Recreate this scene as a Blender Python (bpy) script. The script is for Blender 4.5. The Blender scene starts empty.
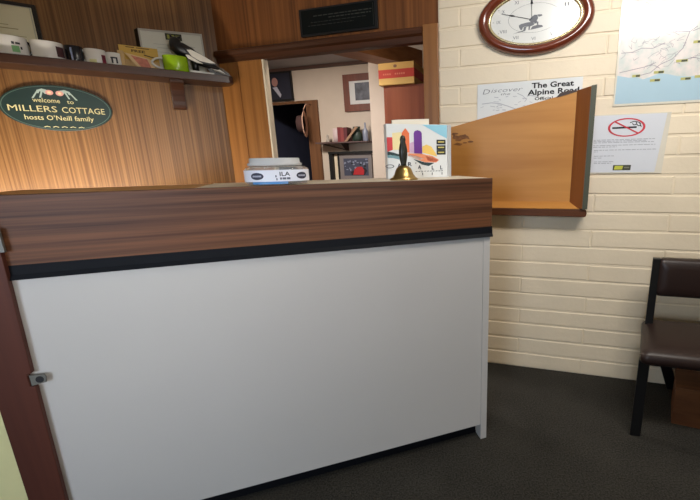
import bpy, bmesh, math, random
from mathutils import Vector, Matrix, Euler

random.seed(7)
scene = bpy.context.scene
COL = scene.collection

# ---------------------------------------------------------------- camera
EYE = Vector((0.0, 0.0, 1.29))
FOCAL_PX = 369.0
cam_data = bpy.data.cameras.new('camera')
cam_data.sensor_width = 36.0
cam_data.lens = 36.0 * FOCAL_PX / 700.0
cam_data.shift_x = -81.0 / 700.0
cam_data.clip_start = 0.02
cam = bpy.data.objects.new('camera', cam_data)
COL.objects.link(cam)
PITCH = math.atan(88.0 / FOCAL_PX)
ROLL = math.radians(1.07)
fw = Vector((0, math.cos(PITCH), -math.sin(PITCH)))
r0 = Vector((1, 0, 0)); u0 = r0.cross(fw)
rt = r0 * math.cos(ROLL) - u0 * math.sin(ROLL)
up = r0 * math.sin(ROLL) + u0 * math.cos(ROLL)
cam.matrix_world = Matrix(((rt.x, up.x, -fw.x, EYE.x), (rt.y, up.y, -fw.y, EYE.y),
                           (rt.z, up.z, -fw.z, EYE.z), (0, 0, 0, 1)))
scene.camera = cam

# ---------------------------------------------------------------- world, lights, exposure
scene.view_settings.view_transform = 'Standard'
scene.view_settings.look = 'None'
scene.view_settings.exposure = 0.0
scene.view_settings.gamma = 1.0
scene.view_settings.use_curve_mapping = False

world = bpy.data.worlds.new('world'); scene.world = world
world.use_nodes = True
wb = world.node_tree.nodes['Background']
wb.inputs[0].default_value = (1.0, 0.93, 0.82, 1)
wb.inputs[1].default_value = 0.26


def area(name, loc, target, sx, sy, power, color, spread=180):
    l = bpy.data.lights.new(name, 'AREA'); l.shape = 'RECTANGLE'
    l.size = sx; l.size_y = sy; l.energy = power; l.color = color
    l.spread = math.radians(spread)
    o = bpy.data.objects.new(name, l); COL.objects.link(o)
    o.location = loc
    o.rotation_euler = (Vector(target) - Vector(loc)).to_track_quat('-Z', 'Y').to_euler()
    return o


# daylight through the entrance behind the photographer
area('daylight', (-1.5, -3.2, 1.75), (-1.05, 1.6, 1.3), 1.5, 1.5, 108, (0.68, 0.82, 1.0))
# narrow beam added to brighten the mugs, the jar and the panelled wall
area('added_beam_light', (1.65, -1.86, 1.38), (-2.1, 2.2, 1.27), 0.8, 0.6, 2.6, (0.98, 0.97, 0.95), 34)
# unseen lamp added behind the counter to brighten the panelled wall low down
area('low_wall_fill_light', (-1.86, 1.62, 0.93), (-2.17, 2.06, 1.02), 0.95, 0.25, 27, (1.0, 0.92, 0.80))
# fluorescent batten on the ceiling of the reception
bl = area('ceiling_batten_light', (0.85, 0.68, 2.35), (0.85, 0.68, 0), 1.08, 0.24, 27, (1.0, 0.97, 0.93))
bl.rotation_euler = (math.radians(62), 0, math.radians(-26))
bl2 = area('ceiling_batten_light', (0.75, 0.50, 2.385), (0.75, 0.50, 0), 1.08, 0.12, 11, (1.0, 0.84, 0.62))
bl2.rotation_euler = (math.radians(-30), 0, math.radians(-26))
# by the opening a lamp added for the carton, then the office ceiling lamp
area('office_light', (-0.80, 2.72, 2.38), (-1.15, 3.7, 1.2), 0.3, 0.2, 7, (1.0, 0.90, 0.80))
area('office_light', (-1.55, 3.15, 2.40), (-1.6, 3.3, 0), 0.5, 0.5, 52, (1.0, 0.92, 0.84))


# ---------------------------------------------------------------- frames on the walls
class Frame:
    """u runs along the wall, z is up, o comes out of the wall towards the room."""
    def __init__(s, ax, ay, deg):
        a = math.radians(deg)
        s.A = Vector((ax, ay, 0)); s.d = Vector((math.cos(a), math.sin(a), 0))
        s.n = Vector((math.sin(a), -math.cos(a), 0)); s.deg = deg

    def P(s, u, o, z):
        return s.A + s.d * u + s.n * o + Vector((0, 0, z))

    def off(s, o):
        f = Frame(0, 0, s.deg); f.A = s.A + s.n * o; return f


BW = Frame(0.06297, 2.27076, -15.6)                       # brick wall and the wall with the office opening
LWO = BW.P(-1.50, 0, 0)
LW = Frame(LWO.x, LWO.y, 35.0)                            # wood panelled wall
CF = Frame(0.24647, 1.50858, 19.0)                        # counter front
RW = BW.off(-2.0)                                         # rear wall of the office


# ---------------------------------------------------------------- materials
def lin(c):
    def f(v):
        v /= 255.0
        return v / 12.92 if v <= 0.04045 else ((v + 0.055) / 1.055) ** 2.4
    return (f(c[0]), f(c[1]), f(c[2]), 1.0)


def new_mat(name):
    m = bpy.data.materials.new(name); m.use_nodes = True
    return m, m.node_tree.nodes, m.node_tree.links, m.node_tree.nodes['Principled BSDF']


_plain = {}


def mat(name, rgb, rough=0.6, metal=0.0, spec=0.4, bump=0.0, bscale=60, var=0.06, vscale=6, emit=None, coat=0.0):
    if name in _plain: return _plain[name]
    m, N, L, b = new_mat(name)
    tc = N.new('ShaderNodeTexCoord')
    nz = N.new('ShaderNodeTexNoise'); nz.inputs['Scale'].default_value = vscale; nz.inputs['Detail'].default_value = 4
    L.new(tc.outputs['Object'], nz.inputs['Vector'])
    rp = N.new('ShaderNodeValToRGB'); c = lin(rgb)
    rp.color_ramp.elements[0].position = 0.3; rp.color_ramp.elements[1].position = 0.7
    rp.color_ramp.elements[0].color = tuple(v * (1 - var) for v in c[:3]) + (1,)
    rp.color_ramp.elements[1].color = tuple(min(1, v * (1 + var)) for v in c[:3]) + (1,)
    L.new(nz.outputs['Fac'], rp.inputs['Fac']); L.new(rp.outputs['Color'], b.inputs['Base Color'])
    b.inputs['Roughness'].default_value = rough; b.inputs['Metallic'].default_value = metal
    b.inputs['Specular IOR Level'].default_value = spec
    b.inputs['Coat Weight'].default_value = coat; b.inputs['Coat Roughness'].default_value = 0.08
    if bump:
        n2 = N.new('ShaderNodeTexNoise'); n2.inputs['Scale'].default_value = bscale; n2.inputs['Detail'].default_value = 6
        L.new(tc.outputs['Object'], n2.inputs['Vector'])
        bp = N.new('ShaderNodeBump'); bp.inputs['Strength'].default_value = bump; bp.inputs['Distance'].default_value = 0.004
        L.new(n2.outputs['Fac'], bp.inputs['Height']); L.new(bp.outputs['Normal'], b.inputs['Normal'])
    if emit:
        b.inputs['Emission Color'].default_value = lin(rgb); b.inputs['Emission Strength'].default_value = emit
    _plain[name] = m
    return m


def wood(name, dark, light, deg, grain='z', fine=70, coarse=9, rough=0.35, spec=0.5, mix=0.5, along=0.5, lo=0.36, hi=0.66):
    """grain streaks along z (up) or u (along the wall at angle deg)"""
    m, N, L, b = new_mat(name)
    tc = N.new('ShaderNodeTexCoord')
    vr = N.new('ShaderNodeVectorRotate'); vr.rotation_type = 'Z_AXIS'; vr.inputs['Angle'].default_value = math.radians(-deg)
    L.new(tc.outputs['Object'], vr.inputs['Vector'])

    def noise(sc, det, al):
        mp = N.new('ShaderNodeMapping')
        mp.inputs['Scale'].default_value = (sc, sc, al) if grain == 'z' else (al, sc, sc)
        L.new(vr.outputs['Vector'], mp.inputs['Vector'])
        n = N.new('ShaderNodeTexNoise'); n.inputs['Scale'].default_value = 1; n.inputs['Detail'].default_value = det
        n.inputs['Distortion'].default_value = 0.3
        L.new(mp.outputs['Vector'], n.inputs['Vector'])
        return n
    a = noise(fine, 3, along * 2); c = noise(coarse, 3, along)
    mx = N.new('ShaderNodeMath'); mx.operation = 'MULTIPLY_ADD'
    mx.inputs[1].default_value = mix
    L.new(a.outputs['Fac'], mx.inputs[0])
    m2 = N.new('ShaderNodeMath'); m2.operation = 'MULTIPLY'; m2.inputs[1].default_value = 1 - mix
    L.new(c.outputs['Fac'], m2.inputs[0]); L.new(m2.outputs[0], mx.inputs[2])
    rp = N.new('ShaderNodeValToRGB')
    rp.color_ramp.elements[0].position = lo; rp.color_ramp.elements[1].position = hi
    rp.color_ramp.elements[0].color = lin(dark); rp.color_ramp.elements[1].color = lin(light)
    L.new(mx.outputs[0], rp.inputs['Fac']); L.new(rp.outputs['Color'], b.inputs['Base Color'])
    b.inputs['Roughness'].default_value = rough; b.inputs['Specular IOR Level'].default_value = spec
    bp = N.new('ShaderNodeBump'); bp.inputs['Strength'].default_value = 0.08; bp.inputs['Distance'].default_value = 0.002
    L.new(a.outputs['Fac'], bp.inputs['Height']); L.new(bp.outputs['Normal'], b.inputs['Normal'])
    return m


def glass(name, rgb=(245, 248, 250), rough=0.05):
    m, N, L, b = new_mat(name)
    b.inputs['Base Color'].default_value = lin(rgb); b.inputs['Roughness'].default_value = rough
    b.inputs['Transmission Weight'].default_value = 0.9; b.inputs['IOR'].default_value = 1.3
    return m


M_brick = mat('cream_painted_brick', (233, 217, 191), 0.5, bump=0.3, bscale=45, var=0.05, vscale=3, spec=0.35)
M_panel = wood('varnished_wall_panelling', (86, 55, 29), (132, 96, 58), 35, 'z', 120, 55, 0.36, 0.28, 0.7, 0.12, 0.34, 0.68)
M_panel_b = wood('varnished_door_wall_panelling', (96, 56, 28), (142, 88, 46), -15.6, 'z', 70, 30, 0.5, 0.22, 0.5, 0.35)
M_trim = wood('varnished_trim_wood', (128, 80, 38), (166, 112, 58), -15.6, 'z', 40, 10, 0.38, 0.45, 0.4, 0.4)
M_trimdark = wood('dark_moulding_wood', (62, 34, 18), (92, 52, 28), -15.6, 'u', 40, 14, 0.5, 0.25, 0.5, 0.6)
M_shelf = wood('dark_shelf_wood', (44, 25, 17), (66, 38, 26), 35, 'u', 50, 16, 0.35, 0.5, 0.5, 0.6)
M_fascia = wood('walnut_laminate', (58, 33, 20), (122, 78, 51), 19, 'u', 110, 30, 0.45, 0.3, 0.5, 0.7, 0.33, 0.70)
M_flap = wood('oak_counter_flap', (160, 112, 62), (200, 150, 92), 19, 'u', 60, 22, 0.4, 0.4)
M_white = mat('white_counter_laminate', (194, 190, 187), 0.5, var=0.02, vscale=2, spec=0.35)
M_worktop = mat('cream_worktop', (224, 214, 194), 0.4, var=0.02)
M_black = mat('black_rubber_strip', (9, 11, 18), 0.65, var=0.1, spec=0.2)
M_kick = mat('black_kickboard', (9, 10, 16), 0.65, var=0.15, spec=0.2)
M_jamb = wood('red_brown_door_jamb', (70, 36, 28), (92, 50, 38), 19, 'z', 30, 8, 0.5, 0.3, 0.4, 0.5)
M_cream = mat('cream_painted_plaster', (206, 200, 150), 0.7, bump=0.2, bscale=30)
M_ceiling = mat('white_ceiling_paint', (214, 210, 202), 0.8)
M_office = mat('beige_office_paint', (206, 192, 176), 0.75, var=0.03)
M_officeceil = mat('grey_office_ceiling', (176, 174, 176), 0.8)
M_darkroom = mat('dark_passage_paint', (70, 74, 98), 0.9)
M_metal = mat('worn_grey_metal', (120, 118, 112), 0.5, 0.5)
M_brass = mat('aged_brass', (164, 138, 86), 0.32, 1.0, var=0.15, vscale=30)
M_bellhandle = mat('dark_green_black_handle', (40, 38, 30), 0.35)
M_copper = None
M_paper = mat('white_paper', (226, 228, 228), 0.6, var=0.01)
M_ink = mat('black_ink', (30, 30, 34), 0.7)
M_greyink = mat('grey_ink', (120, 122, 128), 0.7)
M_palegrey = mat('pale_grey_ink', (176, 178, 186), 0.7)
M_red = mat('red_print', (200, 52, 66), 0.6)
M_gold = mat('gold_paint', (200, 188, 138), 0.5)
M_ceramic = mat('white_ceramic', (222, 220, 216), 0.2, spec=0.5, var=0.02)
M_blackcer = mat('black_ceramic', (18, 20, 30), 0.15, spec=0.6)
M_green = mat('lime_green_ceramic', (150, 190, 30), 0.2, spec=0.5, var=0.08, vscale=14)
M_vinyl = mat('dark_brown_vinyl', (40, 25, 22), 0.42, spec=0.5, bump=0.1, bscale=120, var=0.08)
M_blackmetal = mat('black_tube_metal', (16, 16, 18), 0.4, spec=0.5)
M_frameblk = mat('black_frame', (24, 22, 22), 0.4)


def carpet_material():
    m, N, L, b = new_mat('dark_grey_brown_carpet')
    tc = N.new('ShaderNodeTexCoord')
    n1 = N.new('ShaderNodeTexNoise'); n1.inputs['Scale'].default_value = 150; n1.inputs['Detail'].default_value = 3
    n2 = N.new('ShaderNodeTexNoise'); n2.inputs['Scale'].default_value = 3; n2.inputs['Detail'].default_value = 4
    L.new(tc.outputs['Object'], n1.inputs['Vector']); L.new(tc.outputs['Object'], n2.inputs['Vector'])
    a = N.new('ShaderNodeMath'); a.operation = 'MULTIPLY_ADD'; a.inputs[1].default_value = 0.75
    k = N.new('ShaderNodeMath'); k.operation = 'MULTIPLY'; k.inputs[1].default_value = 0.25
    L.new(n2.outputs['Fac'], k.inputs[0]); L.new(n1.outputs['Fac'], a.inputs[0]); L.new(k.outputs[0], a.inputs[2])
    rp = N.new('ShaderNodeValToRGB')
    rp.color_ramp.elements[0].position = 0.35; rp.color_ramp.elements[1].position = 0.68
    rp.color_ramp.elements[0].color = lin((38, 37, 35)); rp.color_ramp.elements[1].color = lin((70, 68, 63))
    L.new(a.outputs[0], rp.inputs['Fac']); L.new(rp.outputs['Color'], b.inputs['Base Color'])
    b.inputs['Roughness'].default_value = 0.95; b.inputs['Specular IOR Level'].default_value = 0.1
    bp = N.new('ShaderNodeBump'); bp.inputs['Strength'].default_value = 0.5; bp.inputs['Distance'].default_value = 0.004
    L.new(n1.outputs['Fac'], bp.inputs['Height']); L.new(bp.outputs['Normal'], b.inputs['Normal'])
    return m


M_carpet = carpet_material()


# ---------------------------------------------------------------- mesh builder
class MB:
    def __init__(s):
        s.v = []; s.f = []; s.m = []; s.cur = 0; s.sm = []; s.smooth = False

    def add(s, verts, faces):
        b = len(s.v)
        s.v += [Vector(p) for p in verts]
        for f in faces:
            s.f.append([b + i for i in f]); s.m.append(s.cur); s.sm.append(s.smooth)

    def box(s, fr, u0, u1, o0, o1, z0, z1):
        P = fr.P
        s.add([P(u0, o0, z0), P(u1, o0, z0), P(u1, o1, z0), P(u0, o1, z0),
               P(u0, o0, z1), P(u1, o0, z1), P(u1, o1, z1), P(u0, o1, z1)],
              [(0, 3, 2, 1), (4, 5, 6, 7), (0, 1, 5, 4), (1, 2, 6, 5), (2, 3, 7, 6), (3, 0, 4, 7)])

    def prism(s, fr, pts, o0, o1):
        """outline in (u, z), thickness from o0 to o1"""
        n = len(pts)
        s.add([fr.P(u, o0, z) for u, z in pts] + [fr.P(u, o1, z) for u, z in pts],
              [tuple(range(n)), tuple(range(2 * n - 1, n - 1, -1))] + [(i, i + n, (i + 1) % n + n, (i + 1) % n) for i in range(n)])

    def side_prism(s, fr, pts, u0, u1):
        """outline in (o, z), extruded along u"""
        n = len(pts)
        s.add([fr.P(u0, o, z) for o, z in pts] + [fr.P(u1, o, z) for o, z in pts],
              [tuple(range(n)), tuple(range(2 * n - 1, n - 1, -1))] + [(i, i + n, (i + 1) % n + n, (i + 1) % n) for i in range(n)])

    def hexa(s, a, b):
        """a, b: two quads of world points"""
        s.add(list(a) + list(b), [(0, 1, 2, 3), (7, 6, 5, 4), (0, 4, 5, 1), (1, 5, 6, 2), (2, 6, 7, 3), (3, 7, 4, 0)])

    def flat(s, fn, pts):
        s.add([fn(a, b) for a, b in pts], [tuple(range(len(pts)))])

    def disc(s, fn, ca, cb, ra, rb, n=32):
        s.flat(fn, [(ca + ra * math.cos(2 * math.pi * i / n), cb + rb * math.sin(2 * math.pi * i / n)) for i in range(n)])

    def ring(s, fn, ca, cb, ra, rb, wa, wb, n=48):
        vs = []; fs = []
        for i in range(n):
            c, q = math.cos(2 * math.pi * i / n), math.sin(2 * math.pi * i / n)
            vs += [fn(ca + ra * c, cb + rb * q), fn(ca + (ra - wa) * c, cb + (rb - wb) * q)]
        for i in range(n):
            j = (i + 1) % n
            fs.append((2 * i, 2 * j, 2 * j + 1, 2 * i + 1))
        s.add(vs, fs)

    def stroke(s, fn, pts, w):
        for (a, b), (c, d) in zip(pts[:-1], pts[1:]):
            l = math.hypot(c - a, d - b) or 1
            x, y = -(d - b) / l * w / 2, (c - a) / l * w / 2
            s.add([fn(a + x, b + y), fn(a - x, b - y), fn(c - x, d - y), fn(c + x, d + y)], [(0, 1, 2, 3)])

    def lathe(s, fr, u, o, z, prof, ku=1.0, ko=1.0, n=32, cap=True):
        vs = []; fs = []
        s.smooth = True
        for r, h in prof:
            for i in range(n):
                a = 2 * math.pi * i / n
                vs.append(fr.P(u + r * ku * math.cos(a), o + r * ko * math.sin(a), z + h))
        for k in range(len(prof) - 1):
            for i in range(n):
                j = (i + 1) % n
                fs.append((k * n + i, k * n + j, (k + 1) * n + j, (k + 1) * n + i))
        if cap:
            fs.append(tuple(range(n - 1, -1, -1))); fs.append(tuple((len(prof) - 1) * n + i for i in range(n)))
        s.add(vs, fs); s.smooth = False

    def tube(s, pts, rad, n=10, flat_axis=None, squash=1.0):
        """rounded bar through world points; rad is a number or one per point"""
        pts = [Vector(p) for p in pts]
        if not hasattr(rad, '__len__'): rad = [rad] * len(pts)
        vs = []; fs = []; s.smooth = True
        ref = None
        for k, p in enumerate(pts):
            t = (pts[min(k + 1, len(pts) - 1)] - pts[max(k - 1, 0)]).normalized()
            if ref is None:
                ref = Vector((0, 0, 1)) if abs(t.z) < 0.8 else Vector((1, 0, 0))
            a = (ref - t * ref.dot(t)).normalized(); b = t.cross(a); ref = a
            for i in range(n):
                w = 2 * math.pi * i / n
                d = a * math.cos(w) + b * math.sin(w)
                if flat_axis is not None:
                    d = d - flat_axis * d.dot(flat_axis) * (1 - squash)
                vs.append(p + d * rad[k])
        for k in range(len(pts) - 1):
            for i in range(n):
                j = (i + 1) % n
                fs.append((k * n + i, k * n + j, (k + 1) * n + j, (k + 1) * n + i))
        fs.append(tuple(range(n - 1, -1, -1))); fs.append(tuple((len(pts) - 1) * n + i for i in range(n)))
        s.add(vs, fs); s.smooth = False

    def text(s, string, fn, a0, a1, b0, h, bold=0.0, slant=0.0):
        """lettering between a0 and a1, base line b0, capitals h high"""
        cu = bpy.data.curves.new('t', 'FONT'); cu.body = string; cu.offset = bold; cu.shear = slant; cu.resolution_u = 2
        ob = bpy.data.objects.new('t', cu); COL.objects.link(ob)
        bpy.context.view_layer.update()
        me = ob.evaluated_get(bpy.context.evaluated_depsgraph_get()).to_mesh()
        xs = [v.co.x for v in me.vertices]
        if xs:
            lo, hi = min(xs), max(xs)
            k = (a1 - a0) / (hi - lo) if a1 is not None else h / 0.7
            s.add([fn(a0 + (v.co.x - lo) * k, b0 + v.co.y * h / 0.7) for v in me.vertices], [tuple(p.vertices) for p in me.polygons])
        ob.evaluated_get(bpy.context.evaluated_depsgraph_get()).to_mesh_clear()
        bpy.data.objects.remove(ob); bpy.data.curves.remove(cu)


def obj(name, mb, mats, parent=None, bevel=0.0, seg=2, recalc=True, sub=0):
    if not isinstance(mats, (list, tuple)): mats = [mats]
    if parent is not None:
        org = Vector((0, 0, 0)); q = parent
        while q is not None:
            org = org + q.location; q = q.parent
    else:
        xs = [v.x for v in mb.v]; ys = [v.y for v in mb.v]; zs = [v.z for v in mb.v]
        org = Vector(((min(xs) + max(xs)) / 2, (min(ys) + max(ys)) / 2, min(zs)))
    me = bpy.data.meshes.new(name)
    me.from_pydata([v - org for v in mb.v], [], mb.f)
    for m in mats: me.materials.append(m)
    for p, mi, sm in zip(me.polygons, mb.m, mb.sm):
        p.material_index = mi; p.use_smooth = sm
    if recalc:
        bm = bmesh.new(); bm.from_mesh(me); bmesh.ops.recalc_face_normals(bm, faces=bm.faces); bm.to_mesh(me); bm.free()
    me.update()
    o = bpy.data.objects.new(name, me); COL.objects.link(o)
    if parent is not None:
        o.parent = parent
    else:
        o.location = org
    if bevel:
        b = o.modifiers.new('bevel', 'BEVEL'); b.width = bevel; b.segments = seg; b.limit_method = 'ANGLE'
    if sub:
        q = o.modifiers.new('subdivision', 'SUBSURF'); q.levels = sub; q.render_levels = sub
    return o


def tag(o, label, cat, group=None):
    o['label'] = label; o['category'] = cat
    if group: o['group'] = group
    return o


def thing(name, loc, label, cat, group=None):
    o = bpy.data.objects.new(name, None); COL.objects.link(o)
    o.empty_display_size = 0.05; o.location = loc
    return tag(o, label, cat, group)


def struct(o):
    o['kind'] = 'structure'; return o


def boxes(name, m, fr, *bs, parent=None, bevel=0.0):
    mb = MB()
    for b in bs: mb.box(fr, *b)
    return obj(name, mb, m, parent, bevel)


def on(fr, o):
    return lambda a, b: fr.P(a, o, b)


# ================================================================ the room
W = Frame(0, 0, 0)
mb = MB(); mb.add([(-5, -4.2, 0), (4.2, -4.2, 0), (4.2, 6.2, 0), (-5, 6.2, 0)], [(0, 1, 2, 3)])
struct(obj('floor', mb, M_carpet))
FRONT_CEIL = 2.44

# brick wall, laid in courses with recessed painted joints
mb = MB()
U0, U1, CO, BL, J = 0.0, 3.3, 0.1, 0.752, 0.0035
rows = int(FRONT_CEIL / CO) + 1
back = 0.0048
mb.box(BW, U0, U1, -0.11, -back, 0, FRONT_CEIL)
for r in range(rows):
    z0, z1 = r * CO, min((r + 1) * CO, FRONT_CEIL)
    start = (0.497 if r % 2 else 0.121) - 2 * BL
    u = start
    while u < U1:
        a, b = max(u, U0), min(u + BL, U1)
        if b - a > 0.02 and z1 - z0 > 0.02:
            d = random.uniform(-0.0012, 0.0012)
            wob = [random.uniform(-0.0022, 0.0022) for _ in range(4)]
            e = 0.005
            B = [(a + J * .5, z0 + J + wob[0]), (b - J * .5, z0 + J + wob[1]), (b - J * .5, z1 - J + wob[2]), (a + J * .5, z1 - J + wob[3])]
            F_ = [(a + J * .5 + e, z0 + J + e + wob[0]), (b - J * .5 - e, z0 + J + e + wob[1]), (b - J * .5 - e, z1 - J - e + wob[2]), (a + J * .5 + e, z1 - J - e + wob[3])]
            vs = [BW.P(p, -back - 0.001, q) for p, q in B] + [BW.P(p, -0.001 + d, q) for p, q in F_]
            mb.add(vs, [(4, 5, 6, 7), (0, 1, 5, 4), (1, 2, 6, 5), (2, 3, 7, 6), (3, 0, 4, 7)])
        u += BL
struct(obj('wall_right', mb, M_brick))

# wall with the opening to the office (over the door and left of it)
struct(boxes('wall_back', M_panel_b, BW, (-1.50, 0.0, -0.03, 0.0, 2.0, FRONT_CEIL), (-1.56, -1.15, -0.02, 0.0, 0, 2.0), (-0.085, 0.0, -0.03, 0.0, 0, 2.0)))
# panelled wall behind the counter
struct(boxes('wall_left', M_panel, LW, (-2.0, 0.0, -0.08, 0.0, 0, FRONT_CEIL)))
# trims of the opening
struct(boxes('trim_1', M_trim, BW, (-1.487, -1.345, 0.0, 0.016, 0, 1.945), bevel=0.003))
struct(boxes('trim_2', M_trim, BW, (-1.338, -1.152, 0.0, 0.022, 0, 1.945), bevel=0.004))
struct(boxes('trim_3', M_trim, BW, (-0.085, 0.002, 0.0, 0.02, 0, 2.03), bevel=0.003))
mb = MB()
mb.side_prism(BW, [(0.0, 1.945), (0.018, 1.945), (0.020, 1.975), (0.034, 1.985), (0.040, 2.0), (0.040, 2.012), (0.030, 2.018), (0.0, 2.022)], -1.495, -0.086)
struct(obj('trim_4', mb, M_trimdark))
M_lining = mat('pale_door_lining', (226, 212, 186), 0.5)
struct(boxes('trim_5', M_lining, BW, (-1.152, -1.140, -0.022, 0.0215, 0, 1.942)))
struct(boxes('trim_6', M_trimdark, BW, (-1.140, -0.086, -0.03, -0.001, 1.945, 1.999)))

# front wall with the door jamb at the left end of the counter
struct(boxes('wall_front', M_cream, CF, (-3.6, -1.625, 0.0, 0.012, 0, FRONT_CEIL)))
mb = MB()
outl = [(-1.637, 0), (-1.552, 0), (-1.537, 0.652), (-1.549, 0.654), (-1.549, 0.694), (-1.537, 0.697), (-1.526, 1.06), (-1.520, 2.1), (-1.622, 2.1)]
mb.prism(CF, outl, 0.0, 0.016)
jamb = struct(obj('trim_7', mb, M_jamb, None, 0.002))
mb = MB(); mb.prism(CF, [(-1.546, 0.655), (-1.512, 0.660), (-1.508, 0.678), (-1.511, 0.687), (-1.546, 0.689)], 0.010, 0.0135)
strike = obj('strike_plate', mb, M_metal, jamb); strike['label'] = 'small grey metal strike plate'
mb = MB(); mb.disc(on(CF, 0.0138), -1.524, 0.672, 0.010, 0.011, 16); obj('latch_hole', mb, M_ink, strike)
mb = MB(); mb.box(CF, -1.528, -1.516, 0.010, 0.018, 1.068, 1.135)
hp = obj('hinge_plate', mb, M_metal, jamb); hp['label'] = 'grey metal hinge plate'
# side wall behind the counter
SWF = Frame(LW.P(-1.9, 0, 0).x, LW.P(-1.9, 0, 0).y, 35.0 - 90.0)
struct(boxes('wall_side', M_cream, SWF, (0.0, 1.75, -0.1, 0, 0, FRONT_CEIL)))

mb = MB(); mb.add([(-5, -4.2, FRONT_CEIL), (4.2, -4.2, FRONT_CEIL)] + [BW.P(3.3, 0, FRONT_CEIL), BW.P(-1.5, 0, FRONT_CEIL), LW.P(-2.6, 0, FRONT_CEIL)], [(0, 1, 2, 3, 4)])
struct(obj('ceiling', mb, M_ceiling))
# wall behind the photographer, with the entrance opening the daylight comes through
struct(boxes('wall_entry', M_cream, W, (-5.0, -1.95, 1.9, 2.0, 0, FRONT_CEIL), (-0.75, 1.15, 1.9, 2.0, 0, FRONT_CEIL), (2.15, 4.2, 1.9, 2.0, 0, FRONT_CEIL), (1.15, 2.15, 1.9, 2.0, 0, 0.95), (1.15, 2.15, 1.9, 2.0, 1.85, FRONT_CEIL), (-1.95, -0.75, 1.9, 2.0, 2.2, FRONT_CEIL)))
struct(boxes('window_1', M_ceramic, W, (1.15, 1.19, 1.93, 1.98, 0.95, 1.85), (2.11, 2.15, 1.93, 1.98, 0.95, 1.85), (1.19, 2.11, 1.93, 1.98, 0.95, 0.99), (1.19, 2.11, 1.93, 1.98, 1.81, 1.85)))  # unseen window put in to go with the added beam

# office behind the opening
OC = 2.42
B = BW
struct(boxes('wall_rear', M_office, RW, (-5.0, -2.78, -0.1, 0, 0, OC), (-2.14, 0.9, -0.1, 0, 0, OC), (-2.78, -2.14, -0.1, 0, 2.025, OC)))
struct(boxes('wall_passage', M_darkroom, RW, (-3.0, -1.9, -1.6, -1.55, 0, 2.4), (-3.0, -2.95, -1.55, -0.1, 0, 2.4), (-1.95, -1.9, -1.55, -0.1, 0, 2.4), (-3.0, -1.9, -1.6, -0.1, 2.4, 2.44)))
struct(boxes('wall_nib', M_office, BW, (-1.056, 0.9, -1.5, -1.4, 0, OC)))
struct(boxes('wall_nib', M_office, BW, (-1.056, -0.97, -1.92, -1.5, 0, OC)))
struct(boxes('wall_office', M_office, BW, (0.9, 1.0, -2.1, -0.11, 0, OC)))
mb = MB(); mb.add([BW.P(-5, -0.03, OC), BW.P(1.0, -0.03, OC), BW.P(1.0, -2.1, OC), BW.P(-5, -2.1, OC)], [(0, 1, 2, 3)])
struct(obj('ceiling', mb, M_officeceil))
M_cornice = mat('dark_cornice_paint', (86, 62, 52), 0.5)
struct(boxes('trim_8', M_cornice, RW, (-5.0, -1.0, 0, 0.03, 2.385, 2.418)))
M_beam = wood('brown_ceiling_beam_wood', (120, 78, 46), (156, 108, 68), 35, 'u', 40, 12, 0.5, 0.3)
bfr = Frame(-0.5865, 3.1616, 47.7)
struct(boxes('trim_9', M_beam, bfr, (-0.62, 0.92, -0.20, 0.0, 2.15, 2.297)))
M_frame_dk = wood('brown_door_frame', (96, 64, 40), (126, 86, 56), -15.6, 'z', 30, 10, 0.5, 0.3)
struct(boxes('trim_10', M_frame_dk, RW, (-2.155, -2.0, 0, 0.025, 0, 2.03), (-2.86, -2.0, 0, 0.02, 2.01, 2.04), (-2.86, -2.77, 0, 0.025, 0, 2.01)))

# ================================================================ reception counter
ctr = thing('reception_counter', CF.P(-0.8, -0.15, 0), 'long white fronted reception counter with walnut band along the top', 'counter')
boxes('front_panel', M_white, CF, (-1.63, -0.029, -0.03, -0.004, 0.08, 0.992), parent=ctr)
boxes('fascia', M_fascia, CF, (-1.63, 0.008, -0.025, 0.0, 1.02, 1.223), parent=ctr, bevel=0.0015)
mb = MB(); mb.side_prism(CF, [(-0.02, 1.026), (0.001, 1.026), (0.002, 0.998), (0.010, 0.984), (-0.02, 0.984)], -1.63, 0.010)
obj('edge_strip', mb, M_black, ctr)['label'] = 'black rubber strip under the walnut band'
boxes('end_post', M_white, CF, (-0.028, 0.003, -0.055, -0.002, 0.0, 1.02), parent=ctr, bevel=0.002)
boxes('kickboard', M_kick, CF, (-1.63, -0.03, -0.07, -0.055, 0.0, 0.1), parent=ctr)
boxes('end_panel', M_white, CF, (-0.022, 0.0, -0.33, -0.055, 0.0, 1.2), parent=ctr)
boxes('worktop', M_worktop, CF, (-1.05, 0.006, -0.345, -0.026, 1.2, 1.2225), parent=ctr, bevel=0.002)
boxes('counter_flap', M_flap, CF, (-1.63, -1.055, -0.32, -0.026, 1.2, 1.2225), parent=ctr, bevel=0.002)

TOP = 1.223
# ---------------------------------------------------------------- brass hand bell
hb = thing('hand_bell', CF.P(-0.334, -0.10, TOP), 'brass hand bell with dark handle standing on the counter', 'bell')
mb = MB()
mb.lathe(CF, -0.334, -0.10, TOP, [(0.057, 0.0), (0.057, 0.004), (0.047, 0.011), (0.038, 0.022), (0.033, 0.036), (0.028, 0.046), (0.018, 0.053), (0.010, 0.056)], 1, 0.75)
obj('bell_cup', mb, M_brass, hb)
mb = MB()
mb.lathe(CF, -0.334, -0.10, TOP, [(0.012, 0.054), (0.011, 0.062), (0.014, 0.075), (0.017, 0.095), (0.017, 0.115), (0.013, 0.135), (0.010, 0.145), (0.012, 0.153), (0.009, 0.165), (0.003, 0.170)], 1, 0.75, 20)
obj('handle', mb, M_bellhandle, hb)['label'] = 'dark turned bell handle'

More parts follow.
